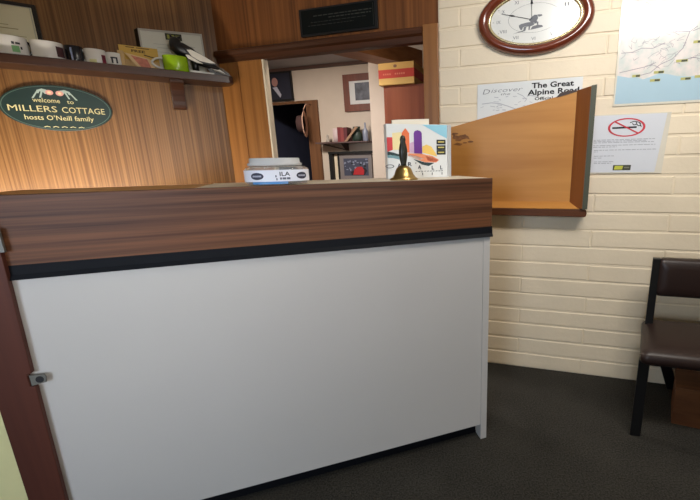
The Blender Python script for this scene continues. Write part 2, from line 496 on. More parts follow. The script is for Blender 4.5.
# ---------------------------------------------------------------- glass candle jar
jar = thing('glass_jar', CF.P(-0.798, -0.078, TOP), 'squat lidded glass jar with white label standing on the counter', 'jar')
M_glass = glass('clear_jar_glass'); M_lidglass = glass('frosted_lid_glass', (236, 238, 240), 0.3); M_lidglass.node_tree.nodes['Principled BSDF'].inputs['Transmission Weight'].default_value = 0.5
JU, JO = -0.798, -0.078
mb = MB(); mb.lathe(CF, JU, JO, TOP, [(0.085, 0.001), (0.103, 0.003), (0.110, 0.010), (0.111, 0.046), (0.107, 0.056), (0.094, 0.062), (0.088, 0.063), (0.088, 0.058), (0.104, 0.046), (0.104, 0.012), (0.0, 0.008)], 0.945, 0.567, 48)
obj('jar_body', mb, M_glass, jar)
mb = MB(); mb.lathe(CF, JU - 0.004, JO, TOP, [(0.088, 0.064), (0.093, 0.065), (0.094, 0.072), (0.087, 0.075), (0.086, 0.087), (0.084, 0.090), (0.080, 0.090), (0.079, 0.078), (0.0, 0.076)], 0.945, 0.567, 48)
obj('lid', mb, M_lidglass, jar)['label'] = 'frosted glass lid'


def jarmap(r):
    # a: distance along the jar's front from its middle
    r *= 0.945
    return lambda a, b: CF.P(JU + r * math.sin(a / r), JO + r * 0.6 * math.cos(a / r), TOP + b)


mb = MB(); g = jarmap(0.1125)
for i in range(24):
    a0 = -0.150 + 0.3 * i / 24; a1 = -0.150 + 0.3 * (i + 1) / 24
    mb.flat(g, [(a0, 0.012), (a1, 0.012), (a1, 0.0505), (a0, 0.0505)])
M_jlabel = mat('white_jar_label', (222, 224, 236), 0.4, var=0.01)
lab = obj('paper_label', mb, M_jlabel, jar)
mb = MB(); g = jarmap(0.1132)
M_wax = mat('blue_jar_base', (70, 130, 190), 0.3)
for i in range(16):
    a0 = -0.085 + 0.12 * i / 16; a1 = -0.085 + 0.12 * (i + 1) / 16
    mb.flat(g, [(a0, 0.004), (a1, 0.004), (a1, 0.0125), (a0, 0.0125)])
obj('blue_band', mb, M_wax, lab)['label'] = 'blue band along the foot of the label'
mb = MB()
M_navy = mat('dark_navy_ink', (44, 46, 66), 0.5)
g2 = jarmap(0.1134)
mb.text('ILA', g2, 0.010, 0.044, 0.0305, 0.0135, 0.02)
obj('label_letters', mb, M_navy, lab)
mb = MB()
for a, b, z in ((0.010, 0.016, 0.022), (0.018, 0.030, 0.022), (0.032, 0.044, 0.022), (-0.004, 0.000, 0.030), (-0.002, 0.002, 0.020)): mb.stroke(g2, [(a, z), (b, z)], 0.007)
obj('small_print', mb, mat('grey_blue_ink', (86, 88, 108), 0.5), lab)
def wrapped_oval(m, fn, c, b, ra, rb, n=16):
    """an oval cut into upright strips so that it follows the round jar"""
    for k in range(n):
        x0, x1 = -ra + 2 * ra * k / n, -ra + 2 * ra * (k + 1) / n
        h0, h1 = rb * math.sqrt(max(0, 1 - (x0 / ra) ** 2)), rb * math.sqrt(max(0, 1 - (x1 / ra) ** 2))
        if k == 0: m.add([fn(c + x0, b), fn(c + x1, b - h1), fn(c + x1, b + h1)], [(0, 1, 2)])
        elif k == n - 1: m.add([fn(c + x0, b - h0), fn(c + x1, b), fn(c + x0, b + h0)], [(0, 1, 2)])
        else: m.add([fn(c + x0, b - h0), fn(c + x1, b - h1), fn(c + x1, b + h1), fn(c + x0, b + h0)], [(0, 1, 2, 3)])


g3 = jarmap(0.1138); M_silver = mat('silver_ink', (170, 170, 188), 0.5)
for c in (-0.066, 0.092):
    mb = MB(); wrapped_oval(mb, g, c, 0.0305, 0.025, 0.0115)
    lo_ = obj('oval_logo', mb, M_navy, lab)
    mb = MB()
    for k in range(8): mb.stroke(g3, [(c - 0.017 + 0.00425 * k, 0.0305), (c - 0.017 + 0.00425 * k + 0.0036, 0.0305)], 0.0055)
    obj('logo_words', mb, M_silver, lab)

# ---------------------------------------------------------------- printed display box with coloured towers
cal = thing('brochure_box', CF.P(-0.235, -0.27, TOP), 'white printed brochure box with orange and purple towers, standing on the counter', 'brochure box')
boxes('card_box', M_paper, CF, (-0.364, -0.088, -0.295, -0.25, TOP, 1.449), parent=cal)
boxes('clear_sleeve', M_lidglass, CF, (-0.0865, -0.070, -0.295, -0.25, TOP, 1.449), parent=cal)


def cmap(o):
    return lambda x, y: CF.P(-0.375 + (x - 384) / 64 * 0.287, o, 1.4495 - (y - 125.3) / 53 * 0.2275)


def color_mats(*cs):
    return [mat('print_%d_%d_%d' % c, c, 0.55, var=0.03) for c in cs]


cm = color_mats((214, 70, 74), (236, 120, 74), (112, 56, 150), (244, 204, 110), (150, 206, 226), (52, 70, 74), (238, 150, 110), (244, 226, 170), (214, 178, 208), (120, 160, 170), (226, 90, 80), (238, 238, 236), (40, 44, 44), (206, 190, 110))
mb = MB(); f = cmap(-0.2494)


def poly(i, pts):
    mb.cur = i; mb.flat(f, pts)


poly(7, [(392, 134), (401, 133), (401, 150), (392, 150)])
poly(0, [(386.6, 138), (392, 138), (392, 150), (386.6, 152)])
poly(8, [(408.5, 144), (413, 142), (413, 153), (408.5, 153)])
poly(1, [(401.2, 134), (405, 129.2), (408.7, 134), (408.7, 153), (401.2, 152)])
poly(2, [(413.2, 134), (414.3, 132), (417.2, 131), (420.2, 132), (421.4, 134), (421.4, 154), (413.2, 153.5)])
poly(3, [(421.6, 147), (426, 145), (431, 147), (435, 153), (437, 157), (421.6, 153)])
poly(4, [(422, 125.8), (447.6, 125.8), (447.6, 139), (440, 135.5)])
poly(5, [(386.6, 151.5), (392, 152.5), (400, 155), (400, 157), (390, 155), (386.6, 155)])
poly(9, [(386.6, 155), (394, 155.4), (404, 159), (404, 161), (392, 158), (386.6, 157.6)])
poly(6, [(407, 153.5), (420, 154), (432, 156.5), (439, 160.5), (436, 163), (424, 162.5), (413, 158.5), (407, 156)])
poly(10, [(425, 156.5), (432, 157.5), (438, 160.8), (434, 162.5), (427, 161)])
poly(11, [(407, 154.5), (416, 156.5), (424, 159.5), (418, 160), (409, 157.5)])
poly(5, [(412, 159.2), (424, 162.7), (434, 163.4), (428, 166.5), (421, 165)])
f = cmap(-0.2490)
for y0 in (140.3, 145.8, 150.6):
    poly(12, [(436.5, y0), (446, y0), (446, y0 + 4.6), (436.5, y0 + 4.6)])
f = cmap(-0.2486)
for y0 in (141.8, 147.3, 152.2):
    poly(13, [(438, y0), (444.5, y0), (444.5, y0 + 1.3), (438, y0 + 1.3)])
cpic = obj('printed_picture', mb, cm, cal)
mb = MB(); f = cmap(-0.2484)


def ctext(s, x0, x1, y, h):
    ff = lambda a, b: f(x0 + a, y - b)
    mb.text(s, ff, 0, x1 - x0, 0, h, 0.02)


for s, x0, x1, y in (('A', 396, 399.5, 167.2), ('R', 406.5, 410.5, 166), ('\u2019', 414, 415, 166.5), ('A', 416.5, 420, 169.2), ('L', 431, 433.5, 170), ('L', 440, 442.5, 170)):
    ctext(s, x0, x1, y, 3.8)
mb.ring(f, 388.5, 166, 4.2, 1.8, 0.8, 0.5, 24)
ctext('I', 421, 421.7, 175.5, 2.4); ctext('I', 431, 431.7, 175.5, 2.4); ctext('I', 441.5, 442.2, 175.5, 2.4)
for x in range(414, 444, 3): mb.stroke(f, [(x, 171.7), (x + 2, 171.5)], 0.5)
obj('printed_letters', mb, M_navy, cal)
# loose card behind the box
mb = MB(); mb.prism(CF, [(-0.325, TOP), (-0.155, TOP), (-0.155, 1.478), (-0.300, 1.472), (-0.325, 1.47)], -0.312, -0.302)
tag(obj('card', mb, mat('cream_card', (232, 222, 204), 0.6)), 'cream card showing just above the printed brochure box', 'card')

# ================================================================ things on the brick wall
# wall clock
CU, CZ = 0.512, 1.998
clk = thing('wall_clock', BW.P(CU, 0, CZ - 0.172), 'oval wall clock with red-brown wooden frame and white dial', 'clock')
M_clockwood = mat('glossy_red_brown_wood', (106, 46, 28), 0.18, spec=0.6, var=0.15, vscale=14, coat=0.6)


def oval_ring(fr, cu, cz, prof, ka, kb, n=72):
    """prof: (scale of the half axes, o); rings lofted"""
    m = MB(); m.smooth = True; vs = []; fs = []
    for sc_a, sc_b, o in prof:
        for i in range(n):
            t = 2 * math.pi * i / n
            vs.append(fr.P(cu + sc_a * math.cos(t), o, cz + sc_b * math.sin(t)))
    k = len(prof)
    for r in range(k - 1):
        for i in range(n):
            j = (i + 1) % n
            fs.append((r * n + i, r * n + j, (r + 1) * n + j, (r + 1) * n + i))
    m.add(vs, fs); return m


fp = []
for i in range(9):
    t = math.pi * i / 8
    fp.append((0.262 + 0.029 * math.cos(t), 0.1475 + 0.0245 * math.cos(t), 0.008 + 0.034 * math.sin(t)))
fp = [(0.291, 0.172, 0.0)] + fp
obj('clock_frame', oval_ring(BW, CU, CZ, fp, 1, 1), M_clockwood, clk)
gp = [(0.236, 0.126, 0.022), (0.234, 0.124, 0.026), (0.226, 0.118, 0.026), (0.221, 0.114, 0.018)]
obj('bezel', oval_ring(BW, CU, CZ, gp, 1, 1), mat('polished_gold_rim', (216, 200, 156), 0.25, 0.8), clk)['label'] = 'gold rim around the dial'
M_dial = mat('white_dial', (224, 224, 220), 0.30, spec=0.6, var=0.01, coat=1.0)
mb = MB(); mb.disc(on(BW, 0.017), CU, CZ, 0.228, 0.120, 64)
dial = obj('dial', mb, M_dial, clk)
mb = MB(); g = on(BW, 0.0176)
for i, s in enumerate(('XII', 'I', 'II', 'III', 'IV', 'V', 'VI', 'VII', 'VIII', 'IX', 'X', 'XI')):
    t = math.pi / 2 - i * math.pi / 6
    cu_, cz_ = CU + 0.180 * math.cos(t), CZ + 0.094 * math.sin(t)
    w = 0.008 * len(s) + 0.004
    mb.text(s, g, cu_ - w / 2, cu_ + w / 2, cz_ - 0.008, 0.016)
    a, b = CU + 0.212 * math.cos(t), CZ + 0.111 * math.sin(t)
    c, d = CU + 0.204 * math.cos(t), CZ + 0.107 * math.sin(t)
    mb.stroke(g, [(a, b), (c, d)], 0.002)
mb.ring(g, CU, CZ + 0.002, 0.130, 0.068, 0.0016, 0.001, 48)
obj('numerals', mb, M_greyink, dial)
# grey picture of a horse and rider with its shadow in the middle of the dial
mb = MB(); g = on(BW, 0.0178)
X, Z = CU - 0.014, CZ - 0.018


def sil(pts): mb.flat(g, [(X + a, Z + b) for a, b in pts])


sil([(-0.058, -0.022), (-0.062, -0.008), (-0.050, -0.002), (-0.02, 0.002), (0.012, 0.003), (0.016, -0.012), (-0.004, -0.018), (-0.03, -0.016)])
sil([(0.0, 0.0), (-0.012, 0.012), (0.002, 0.026), (0.016, 0.034), (0.030, 0.032), (0.034, 0.016), (0.026, 0.004), (0.014, 0.0)])
sil([(0.030, 0.034), (0.052, 0.032), (0.054, 0.026), (0.036, 0.022)])
sil([(0.014, 0.004), (0.030, 0.006), (0.026, -0.006), (0.016, -0.008)])
sil([(-0.056, -0.02), (-0.040, -0.018), (-0.044, -0.030), (-0.052, -0.030)])
sil([(-0.036, -0.018), (-0.022, -0.017), (-0.028, -0.036), (-0.046, -0.040), (-0.090, -0.045), (-0.06, -0.038), (-0.038, -0.032)])
sil([(-0.004, -0.034), (0.008, -0.018), (0.034, -0.014), (0.056, -0.018), (0.060, -0.026), (0.03, -0.030)])
sil([(-0.012, -0.018), (-0.004, -0.018), (-0.006, -0.034), (-0.012, -0.034)])
sil([(0.026, 0.002), (0.036, 0.0), (0.036, -0.014), (0.030, -0.014)])
obj('dial_picture', mb, M_greyink, dial)
mb = MB(); g = on(BW, 0.020)
hx, hz = CU - 0.015, CZ - 0.004
mb.stroke(g, [(hx, hz), (hx - 0.150, hz + 0.041)], 0.0022)
mb.flat(g, [(hx - 0.072, hz + 0.020), (hx - 0.092, hz + 0.0295), (hx - 0.122, hz + 0.0335), (hx - 0.098, hz + 0.0225)])
obj('minute_hand', mb, M_ink, clk)
mb = MB(); g = on(BW, 0.0205)
mb.stroke(g, [(hx + 0.004, hz), (hx - 0.001, hz + 0.090)], 0.0024)
mb.flat(g, [(hx - 0.006, hz + 0.070), (hx + 0.008, hz + 0.070), (hx - 0.001, hz + 0.098)])
obj('hour_hand', mb, M_ink, clk)

# banner poster
pst = thing('poster', BW.P(0.49, 0.003, 1.42), 'white Great Alpine Road poster partly behind the wooden holder', 'poster')
mb = MB(); mb.prism(BW, [(0.222, 1.42), (0.768, 1.42), (0.770, 1.706), (0.222, 1.702)], 0.002, 0.004)
sheet = obj('sheet', mb, mat('pale_poster_paper', (222, 224, 224), 0.5, var=0.02), pst)
mb = MB(); g = on(BW, 0.0046)
mb.text('The Great', g, 0.514, 0.727, 1.6655, 0.026, 0.03)
mb.text('Alpine Road', g, 0.494, 0.755, 1.6315, 0.026, 0.03)
mb.text('Official', g, 0.532, 0.625, 1.604, 0.015, 0.02)
obj('bold_lettering', mb, M_ink, sheet)
mb = MB()
mb.text('D', g, 0.252, 0.292, 1.650, 0.026, -0.01, 0.2)
mb.text('iscover', g, 0.298, 0.468, 1.656, 0.022, -0.01, 0.3)
mb.text('the', g, 0.350, 0.402, 1.640, 0.011, 0, 0.2)
obj('slanted_lettering', mb, M_greyink, sheet)
mb = MB()
pts = [(0.248, 1.600), (0.300, 1.604), (0.345, 1.598), (0.39, 1.582), (0.43, 1.566), (0.50, 1.55)]
mb.stroke(g, pts, 0.004)
mb.stroke(g, [(0.44, 1.645), (0.47, 1.63), (0.49, 1.61), (0.48, 1.60)], 0.003)
for i in range(26):
    a = random.uniform(0.24, 0.52); b = random.uniform(1.56, 1.635)
    mb.stroke(g, [(a, b), (a + random.uniform(0.01, 0.03), b + random.uniform(-0.006, 0.006))], random.uniform(0.002, 0.004))
obj('sketched_map', mb, M_palegrey, sheet)

# laminated road map
mp_ = thing('wall_map', BW.P(1.25, 0.003, 1.553), 'glossy laminated coastal road map high on the brick wall', 'map')


def land_material():
    m, N, L, b = new_mat('pale_printed_map')
    tc = N.new('ShaderNodeTexCoord')
    n = N.new('ShaderNodeTexNoise'); n.inputs['Scale'].default_value = 22; n.inputs['Detail'].default_value = 8
    L.new(tc.outputs['Object'], n.inputs['Vector'])
    rp = N.new('ShaderNodeValToRGB'); rp.color_ramp.elements[0].position = 0.35; rp.color_ramp.elements[1].position = 0.65
    rp.color_ramp.elements[0].color = lin((196, 202, 196)); rp.color_ramp.elements[1].color = lin((228, 214, 208))
    L.new(n.outputs['Fac'], rp.inputs['Fac']); L.new(rp.outputs['Color'], b.inputs['Base Color'])
    b.inputs['Roughness'].default_value = 0.35
    b.inputs['Coat Weight'].default_value = 0.6; b.inputs['Coat Roughness'].default_value = 0.07
    bp = N.new('ShaderNodeBump'); bp.inputs['Strength'].default_value = 0.12; bp.inputs['Distance'].default_value = 0.02
    n2 = N.new('ShaderNodeTexNoise'); n2.inputs['Scale'].default_value = 5
    L.new(tc.outputs['Object'], n2.inputs['Vector']); L.new(n2.outputs['Fac'], bp.inputs['Height']); L.new(bp.outputs['Normal'], b.inputs['Coat Normal'])
    return m


M_lam = mat('clear_laminate_margin', (224, 216, 200), 0.2, spec=0.6, coat=0.6)
boxes('laminate', M_lam, BW, (0.923, 1.62, 0.002, 0.0035, 1.551, 2.23), parent=mp_)
mb = MB(); coast = [(0.932, 1.697), (0.96, 1.690), (0.99, 1.683), (1.02, 1.684), (1.05, 1.672), (1.08, 1.680), (1.12, 1.694), (1.16, 1.688), (1.20, 1.676), (1.25, 1.670), (1.31, 1.676), (1.40, 1.69), (1.61, 1.72)]
mb.cur = 0; mb.flat(on(BW, 0.004), [(0.932, 2.22)] + coast + [(1.61, 2.22)])
mb.cur = 1; mb.flat(on(BW, 0.004), [(0.930, 1.562), (1.61, 1.562)] + coast[::-1])
msheet = obj('map_sheet', mb, [land_material(), mat('pale_blue_sea', (172, 200, 214), 0.35, coat=1.0, var=0.02)], mp_)
mb = MB(); g = on(BW, 0.0044)
rd = random.Random(3)
roads = [[(0.94, 1.80), (0.99, 1.80), (1.03, 1.815), (1.08, 1.81), (1.13, 1.83)], [(1.03, 1.69), (1.08, 1.70), (1.12, 1.735), (1.17, 1.755), (1.21, 1.80), (1.23, 1.87), (1.26, 1.89)],
         [(1.23, 1.87), (1.17, 1.875), (1.10, 1.90), (1.0, 1.905)], [(0.94, 1.71), (1.0, 1.72), (1.06, 1.73), (1.10, 1.745)], [(1.21, 1.745), (1.26, 1.755), (1.31, 1.74)], [(1.24, 1.87), (1.30, 1.89), (1.4, 1.92)]]
for r in roads: mb.stroke(g, r, 0.0028)
for i in range(170):
    a, b = rd.uniform(0.94, 1.58), rd.uniform(1.71, 2.2)
    q = [(a, b)]
    for k in range(3): q.append((q[-1][0] + rd.uniform(-0.03, 0.03), q[-1][1] + rd.uniform(-0.02, 0.02)))
    if all(0.935 < x < 1.6 and 1.71 < y < 2.21 for x, y in q): mb.stroke(g, q, 0.0014)
obj('map_roads', mb, mat('grey_mauve_road_ink', (150, 142, 152), 0.5), msheet)
lm = color_mats((180, 176, 104), (72, 74, 54))
for a, b, w in ((1.018, 1.690, 0.036), (1.118, 1.700, 0.045), (1.105, 1.664, 0.045), (1.212, 1.744, 0.05), (1.238, 1.662, 0.044), (1.30, 1.668, 0.05), (1.27, 1.822, 0.04)):
    mb = MB(); mb.cur = 0; mb.flat(on(BW, 0.0046), [(a - w / 2, b - .006), (a + w / 2, b - .006), (a + w / 2, b + .006), (a - w / 2, b + .006)])
    mb.cur = 1; mb.flat(on(BW, 0.0048), [(a - w * .05, b - .005), (a + w * .45, b - .005), (a + w * .45, b + .004), (a - w * .05, b + .004)])
    obj('place_tab', mb, lm, msheet)

# no smoking notice
ns = thing('notice', BW.P(1.0, 0.003, 1.215), 'no smoking notice with red crossed ring on the brick wall', 'sign')
mb = MB(); mb.prism(BW, [(0.80, 1.213), (1.183, 1.213), (1.196, 1.512), (0.80, 1.512)], 0.002, 0.0032)
obj('laminate', mb, M_lam, ns)
mb = MB(); mb.prism(BW, [(0.815, 1.219), (1.150, 1.219), (1.178, 1.508), (0.815, 1.508)], 0.0034, 0.0040)
sh = obj('sheet', mb, mat('cool_white_paper', (214, 216, 222), 0.45, var=0.01), ns)
mb = MB(); g = on(BW, 0.0048)
mb.ring(g, 0.997, 1.4455, 0.088, 0.046, 0.011, 0.006, 48)
mb.stroke(g, [(0.938, 1.477), (1.056, 1.414)], 0.007)
obj('red_ring', mb, M_red, sh)
mb = MB(); g = on(BW, 0.0044)
mb.stroke(g, [(0.930, 1.4445), (1.045, 1.4455)], 0.0085)
for q in ([(1.012, 1.468), (1.03, 1.474), (1.05, 1.470), (1.062, 1.462)], [(1.022, 1.464), (1.032, 1.456), (1.044, 1.460), (1.05, 1.452), (1.062, 1.452)], [(1.04, 1.470), (1.045, 1.458)], [(1.055, 1.468), (1.066, 1.446)]):
    mb.stroke(g, q, 0.004)
obj('cigarette_symbol', mb, M_ink, sh)
mb = MB()
for z, a, b in ((1.386, 0.845, 1.135), (1.379, 0.845, 1.10), (1.372, 0.845, 1.135), (1.358, 0.845, 1.14), (1.350, 0.845, 0.96), (1.334, 0.85, 1.145), (1.326, 0.85, 0.87), (1.304, 0.852, 0.95), (1.294, 0.852, 0.89), (1.274, 0.855, 0.95), (1.266, 0.855, 0.94)):
    x = a
    while x < b:
        w = random.uniform(0.008, 0.03); mb.stroke(g, [(x, z), (min(x + w, b), z)], 0.0032); x += w + 0.004
obj('text_lines', mb, mat('faint_grey_ink', (160, 162, 170), 0.6), sh)
mb = MB()
mb.cur = 0; mb.flat(g, [(0.950, 1.229), (1.036, 1.229), (1.037, 1.256), (0.951, 1.256)])
g = on(BW, 0.0050); mb.cur = 1; mb.flat(g, [(0.956, 1.233), (0.996, 1.233), (1.000, 1.252), (0.960, 1.252)])
mb.cur = 2; mb.stroke(g, [(1.004, 1.243), (1.030, 1.243)], 0.008)
obj('yellow_black_logo', mb, color_mats((56, 58, 44), (196, 196, 70), (120, 120, 100)), sh)

# wooden wall holder with splayed cheek
M_ply = wood('golden_varnished_board', (176, 118, 56), (202, 144, 76), -15.6, 'u', 26, 5, 0.42, 0.28, 0.3, 0.8)
M_cheek = wood('orange_brown_cheek', (118, 68, 34), (146, 88, 46), -15.6, 'z', 30, 8, 0.35, 0.45)
hol = thing('wall_holder', BW.P(0.45, 0.0, 0.985), 'golden brown slope-topped wooden holder fixed to the brick wall', 'holder')
mb = MB(); mb.prism(BW, [(0.070, 1.03), (0.745, 1.03), (0.745, 1.634), (0.070, 1.480)], 0.012, 0.030)
board = obj('back_board', mb, M_ply, hol, 0.001)
mb = MB()
mb.hexa([BW.P(0.742, 0.030, 1.046), BW.P(0.742, 0.030, 1.636), BW.P(0.800, 0.10, 1.641), BW.P(0.800, 0.10, 1.030)],
        [BW.P(0.775, 0.012, 1.032), BW.P(0.775, 0.012, 1.643), BW.P(0.826, 0.10, 1.645), BW.P(0.826, 0.10, 1.030)])
obj('side_cheek', mb, M_cheek, hol, 0.0015)
mb = MB()
P = BW.P
mb.hexa([P(0.070, 0.030, 1.062), P(0.742, 0.030, 1.062), P(0.79, 0.085, 1.030), P(0.070, 0.085, 1.030)],
        [P(0.070, 0.030, 1.030), P(0.742, 0.030, 1.030), P(0.79, 0.080, 1.026), P(0.070, 0.080, 1.026)])
obj('bottom_slope', mb, M_ply, hol)
mb = MB(); mb.prism(BW, [(0.060, 0.988), (0.818, 0.986), (0.826, 0.992), (0.828, 1.006), (0.826, 1.022), (0.818, 1.027), (0.060, 1.027)], 0.004, 0.088)
obj('ledge', mb, M_trimdark, hol, 0.003)
M_grn = mat('dark_grey_green_edge', (74, 76, 62), 0.5)
mb = MB(); mb.hexa([P(0.802, 0.1005, 1.03), P(0.802, 0.1005, 1.643), P(0.827, 0.1005, 1.646), P(0.827, 0.1005, 1.03)],
                   [P(0.802, 0.1040, 1.03), P(0.802, 0.1040, 1.643), P(0.827, 0.1040, 1.646), P(0.827, 0.1040, 1.03)])
obj('edge_band', mb, M_grn, hol)['label'] = 'dark grey green front edge of the cheek'
mb = MB(); mb.prism(BW, [(0.640, 1.606), (0.742, 1.630), (0.742, 1.637), (0.70, 1.638), (0.66, 1.628)], 0.012, 0.034)
obj('dark_clip', mb, M_shelf, hol)
# dark smudges worn into the board
mb = MB(); g = on(BW, 0.0304)
M_smudge = mat('dark_smudge', (132, 84, 42), 0.45, var=0.3, vscale=50)
sm = [(0.085, 1.420), (0.12, 1.405), (0.16, 1.418), (0.185, 1.412), (0.175, 1.430), (0.15, 1.438), (0.12, 1.432), (0.09, 1.440)]
mb.flat(g, sm); mb.flat(g, [(0.088, 1.385), (0.13, 1.378), (0.145, 1.388), (0.11, 1.396)])
for k in range(9):
    a, b = random.uniform(0.085, 0.2), random.uniform(1.36, 1.45); mb.disc(g, a, b, random.uniform(0.006, 0.02), random.uniform(0.003, 0.008), 9)
obj('smudge', mb, M_smudge, board)

# plaque over the opening
plq = thing('plaque', BW.P(-0.6, 0, 2.041), 'black framed plaque with faint lettering above the office opening', 'plaque')
boxes('backing', M_frameblk, BW, (-0.858, -0.351, 0.001, 0.016, 2.041, 2.19), parent=plq, bevel=0.003)
M_pq = mat('dark_green_black_face', (10, 14, 12), 0.5, spec=0.15)
boxes('face', M_pq, BW, (-0.842, -0.368, 0.016, 0.0172, 2.052, 2.18), parent=plq)
mb = MB(); g = on(BW, 0.0178)
rr = random.Random(5)
for z, a, b in ((2.145, -0.76, -0.38), (2.130, -0.66, -0.39), (2.112, -0.78, -0.42), (2.095, -0.80, -0.50)):
    x = a
    while x < b:
        w = rr.uniform(0.010, 0.034); mb.stroke(g, [(x, z), (min(x + w, b), z)], 0.005 if z > 2.12 else 0.0025); x += w + 0.006
mb.stroke(g, [(-0.376, 2.06), (-0.376, 2.175)], 0.002)
obj('engraved_lines', mb, mat('dull_grey_lettering', (58, 58, 50), 0.5), plq)

# ================================================================ panelled wall: welcome sign and shelf
SU, SZ, SA, SB = -0.830, 1.617, 0.228, 0.120
sg = thing('welcome_sign', LW.P(SU, 0, SZ - SB), 'oval dark green welcome sign with gold lettering below the shelf', 'sign')
M_signgreen = mat('dark_green_sign_paint', (28, 46, 44), 0.4, spec=0.4, var=0.08)
mb = MB(); mb.prism(LW, [(SU + SA * math.cos(2 * math.pi * i / 64), SZ + SB * math.sin(2 * math.pi * i / 64)) for i in range(64)], 0.0, 0.018)
bd = obj('board', mb, M_signgreen, sg, 0.002)
mb = MB(); g = on(LW, 0.0186); mb.ring(g, SU, SZ, SA * 0.965, SB * 0.945, 0.003, 0.002, 64)
obj('border_line', mb, mat('pale_green_line', (84, 104, 94), 0.5), bd)
mb = MB(); g = on(LW, 0.0190)
mb.text('welcome', g, -0.926, -0.818, 1.6445, 0.024, 0.004)
mb.text('to', g, -0.790, -0.762, 1.6435, 0.021, 0.004)
obj('welcome_lettering', mb, M_gold, bd); mb = MB()
mb.text('MILLERS', g, -1.026, -0.838, 1.5955, 0.031, 0.0)
mb.text('COTTAGE', g, -0.818, -0.636, 1.5945, 0.031, 0.0)
obj('name_lettering', mb, M_gold, bd); mb = MB()
mb.text('hosts O\u2019Neill family', g, -0.972, -0.692, 1.5535, 0.025, 0.004)
obj('hosts_lettering', mb, M_gold, bd); mb = MB()
for k in range(5):
    c = -0.905 + k * 0.035
    mb.stroke(g, [(c, 1.516), (c + 0.012, 1.5205), (c + 0.024, 1.516)], 0.003)
obj('gold_flourish', mb, M_gold, bd)
mb = MB(); cms = color_mats((160, 176, 168), (206, 150, 140), (226, 200, 150))


def crest(i, pts): mb.cur = i; mb.flat(g, pts)


for s in (-1, 1):
    c = -0.835
    crest(0, [(c + s * 0.012, 1.706), (c + s * 0.045, 1.715), (c + s * 0.066, 1.706), (c + s * 0.070, 1.690), (c + s * 0.060, 1.690), (c + s * 0.056, 1.700), (c + s * 0.044, 1.700), (c + s * 0.036, 1.688), (c + s * 0.030, 1.690)])
    crest(0, [(c + s * 0.062, 1.700), (c + s * 0.068, 1.700), (c + s * 0.092, 1.664), (c + s * 0.084, 1.664)])
    crest(0, [(c + s * 0.042, 1.702), (c + s * 0.050, 1.702), (c + s * 0.062, 1.668), (c + s * 0.055, 1.668)])
g = on(LW, 0.0194)
mb.cur = 1; mb.disc(g, -0.853, 1.697, 0.016, 0.013, 18); mb.disc(g, -0.812, 1.695, 0.016, 0.013, 18)
mb.cur = 2; mb.disc(on(LW, 0.0197), -0.853, 1.697, 0.007, 0.006, 12); mb.disc(on(LW, 0.0197), -0.812, 1.695, 0.007, 0.006, 12)
obj('painted_crest', mb, cms, bd)

# shelf
SH = 1.845
shf = thing('wall_shelf', LW.P(-0.5, 0, 1.645), 'dark brown wooden shelf along the panelled wall', 'shelf')
mb = MB()
pl = [(-1.6, 0.0), (-1.6, 0.18), (0.020, 0.18), (0.040, 0.172), (0.046, 0.155), (0.035, 0.02), (0.03, 0.0)]
n = len(pl)
mb.add([LW.P(u, o, 1.802) for u, o in pl] + [LW.P(u, o, SH) for u, o in pl], [tuple(range(n)), tuple(range(2 * n - 1, n - 1, -1))] + [(i, i + n, (i + 1) % n + n, (i + 1) % n) for i in range(n)])
obj('shelf_board', mb, M_shelf, shf, 0.003)
brk = [(0.0, 1.802), (0.155, 1.802), (0.150, 1.785), (0.120, 1.772), (0.085, 1.752), (0.058, 1.722), (0.045, 1.690), (0.046, 1.668), (0.040, 1.652), (0.022, 1.645), (0.0, 1.645)]
for a, b in ((-0.296, -0.226), (-1.50, -1.43)):
    mb = MB(); mb.side_prism(LW, brk, a, b); obj('bracket', mb, M_shelf, shf, 0.003)


def framed(name, fr, u0, u1, z0, z1, o_bot, o_top, fw_, label, cat, mats, depth=0.02, lift=0.0, group=None):
    """a frame leaning back: o_bot / o_top are the front faces at foot and head; lift raises the right side"""
    t = thing(name, fr.P((u0 + u1) / 2, o_bot, z0), label, cat, group)

    def q(a, b, back=0.0):      # a, b in 0..1
        z = z0 + (z1 - z0 + lift * a) * b
        o = o_bot + (o_top - o_bot) * b - back
        return fr.P(u0 + (u1 - u0) * a + lean[0] * b * 0, o, z)
    lean = (0, 0)
    wu, wz = fw_ / (u1 - u0), fw_ / (z1 - z0)
    m = MB()
    for a0, a1, b0, b1 in ((0, 1, 0, wz), (0, 1, 1 - wz, 1), (0, wu, wz, 1 - wz), (1 - wu, 1, wz, 1 - wz)):
        m.hexa([q(a0, b0), q(a1, b0), q(a1, b1), q(a0, b1)], [q(a0, b0, depth), q(a1, b0, depth), q(a1, b1, depth), q(a0, b1, depth)])
    obj('picture_frame', m, mats[0], t)
    m = MB(); m.flat(lambda a, b: q(a, b, 0.006), [(wu * .9, wz * .9), (1 - wu * .9, wz * .9), (1 - wu * .9, 1 - wz * .9), (wu * .9, 1 - wz * .9)])
    s = obj('sheet', m, mats[1], t)
    return t, s, q


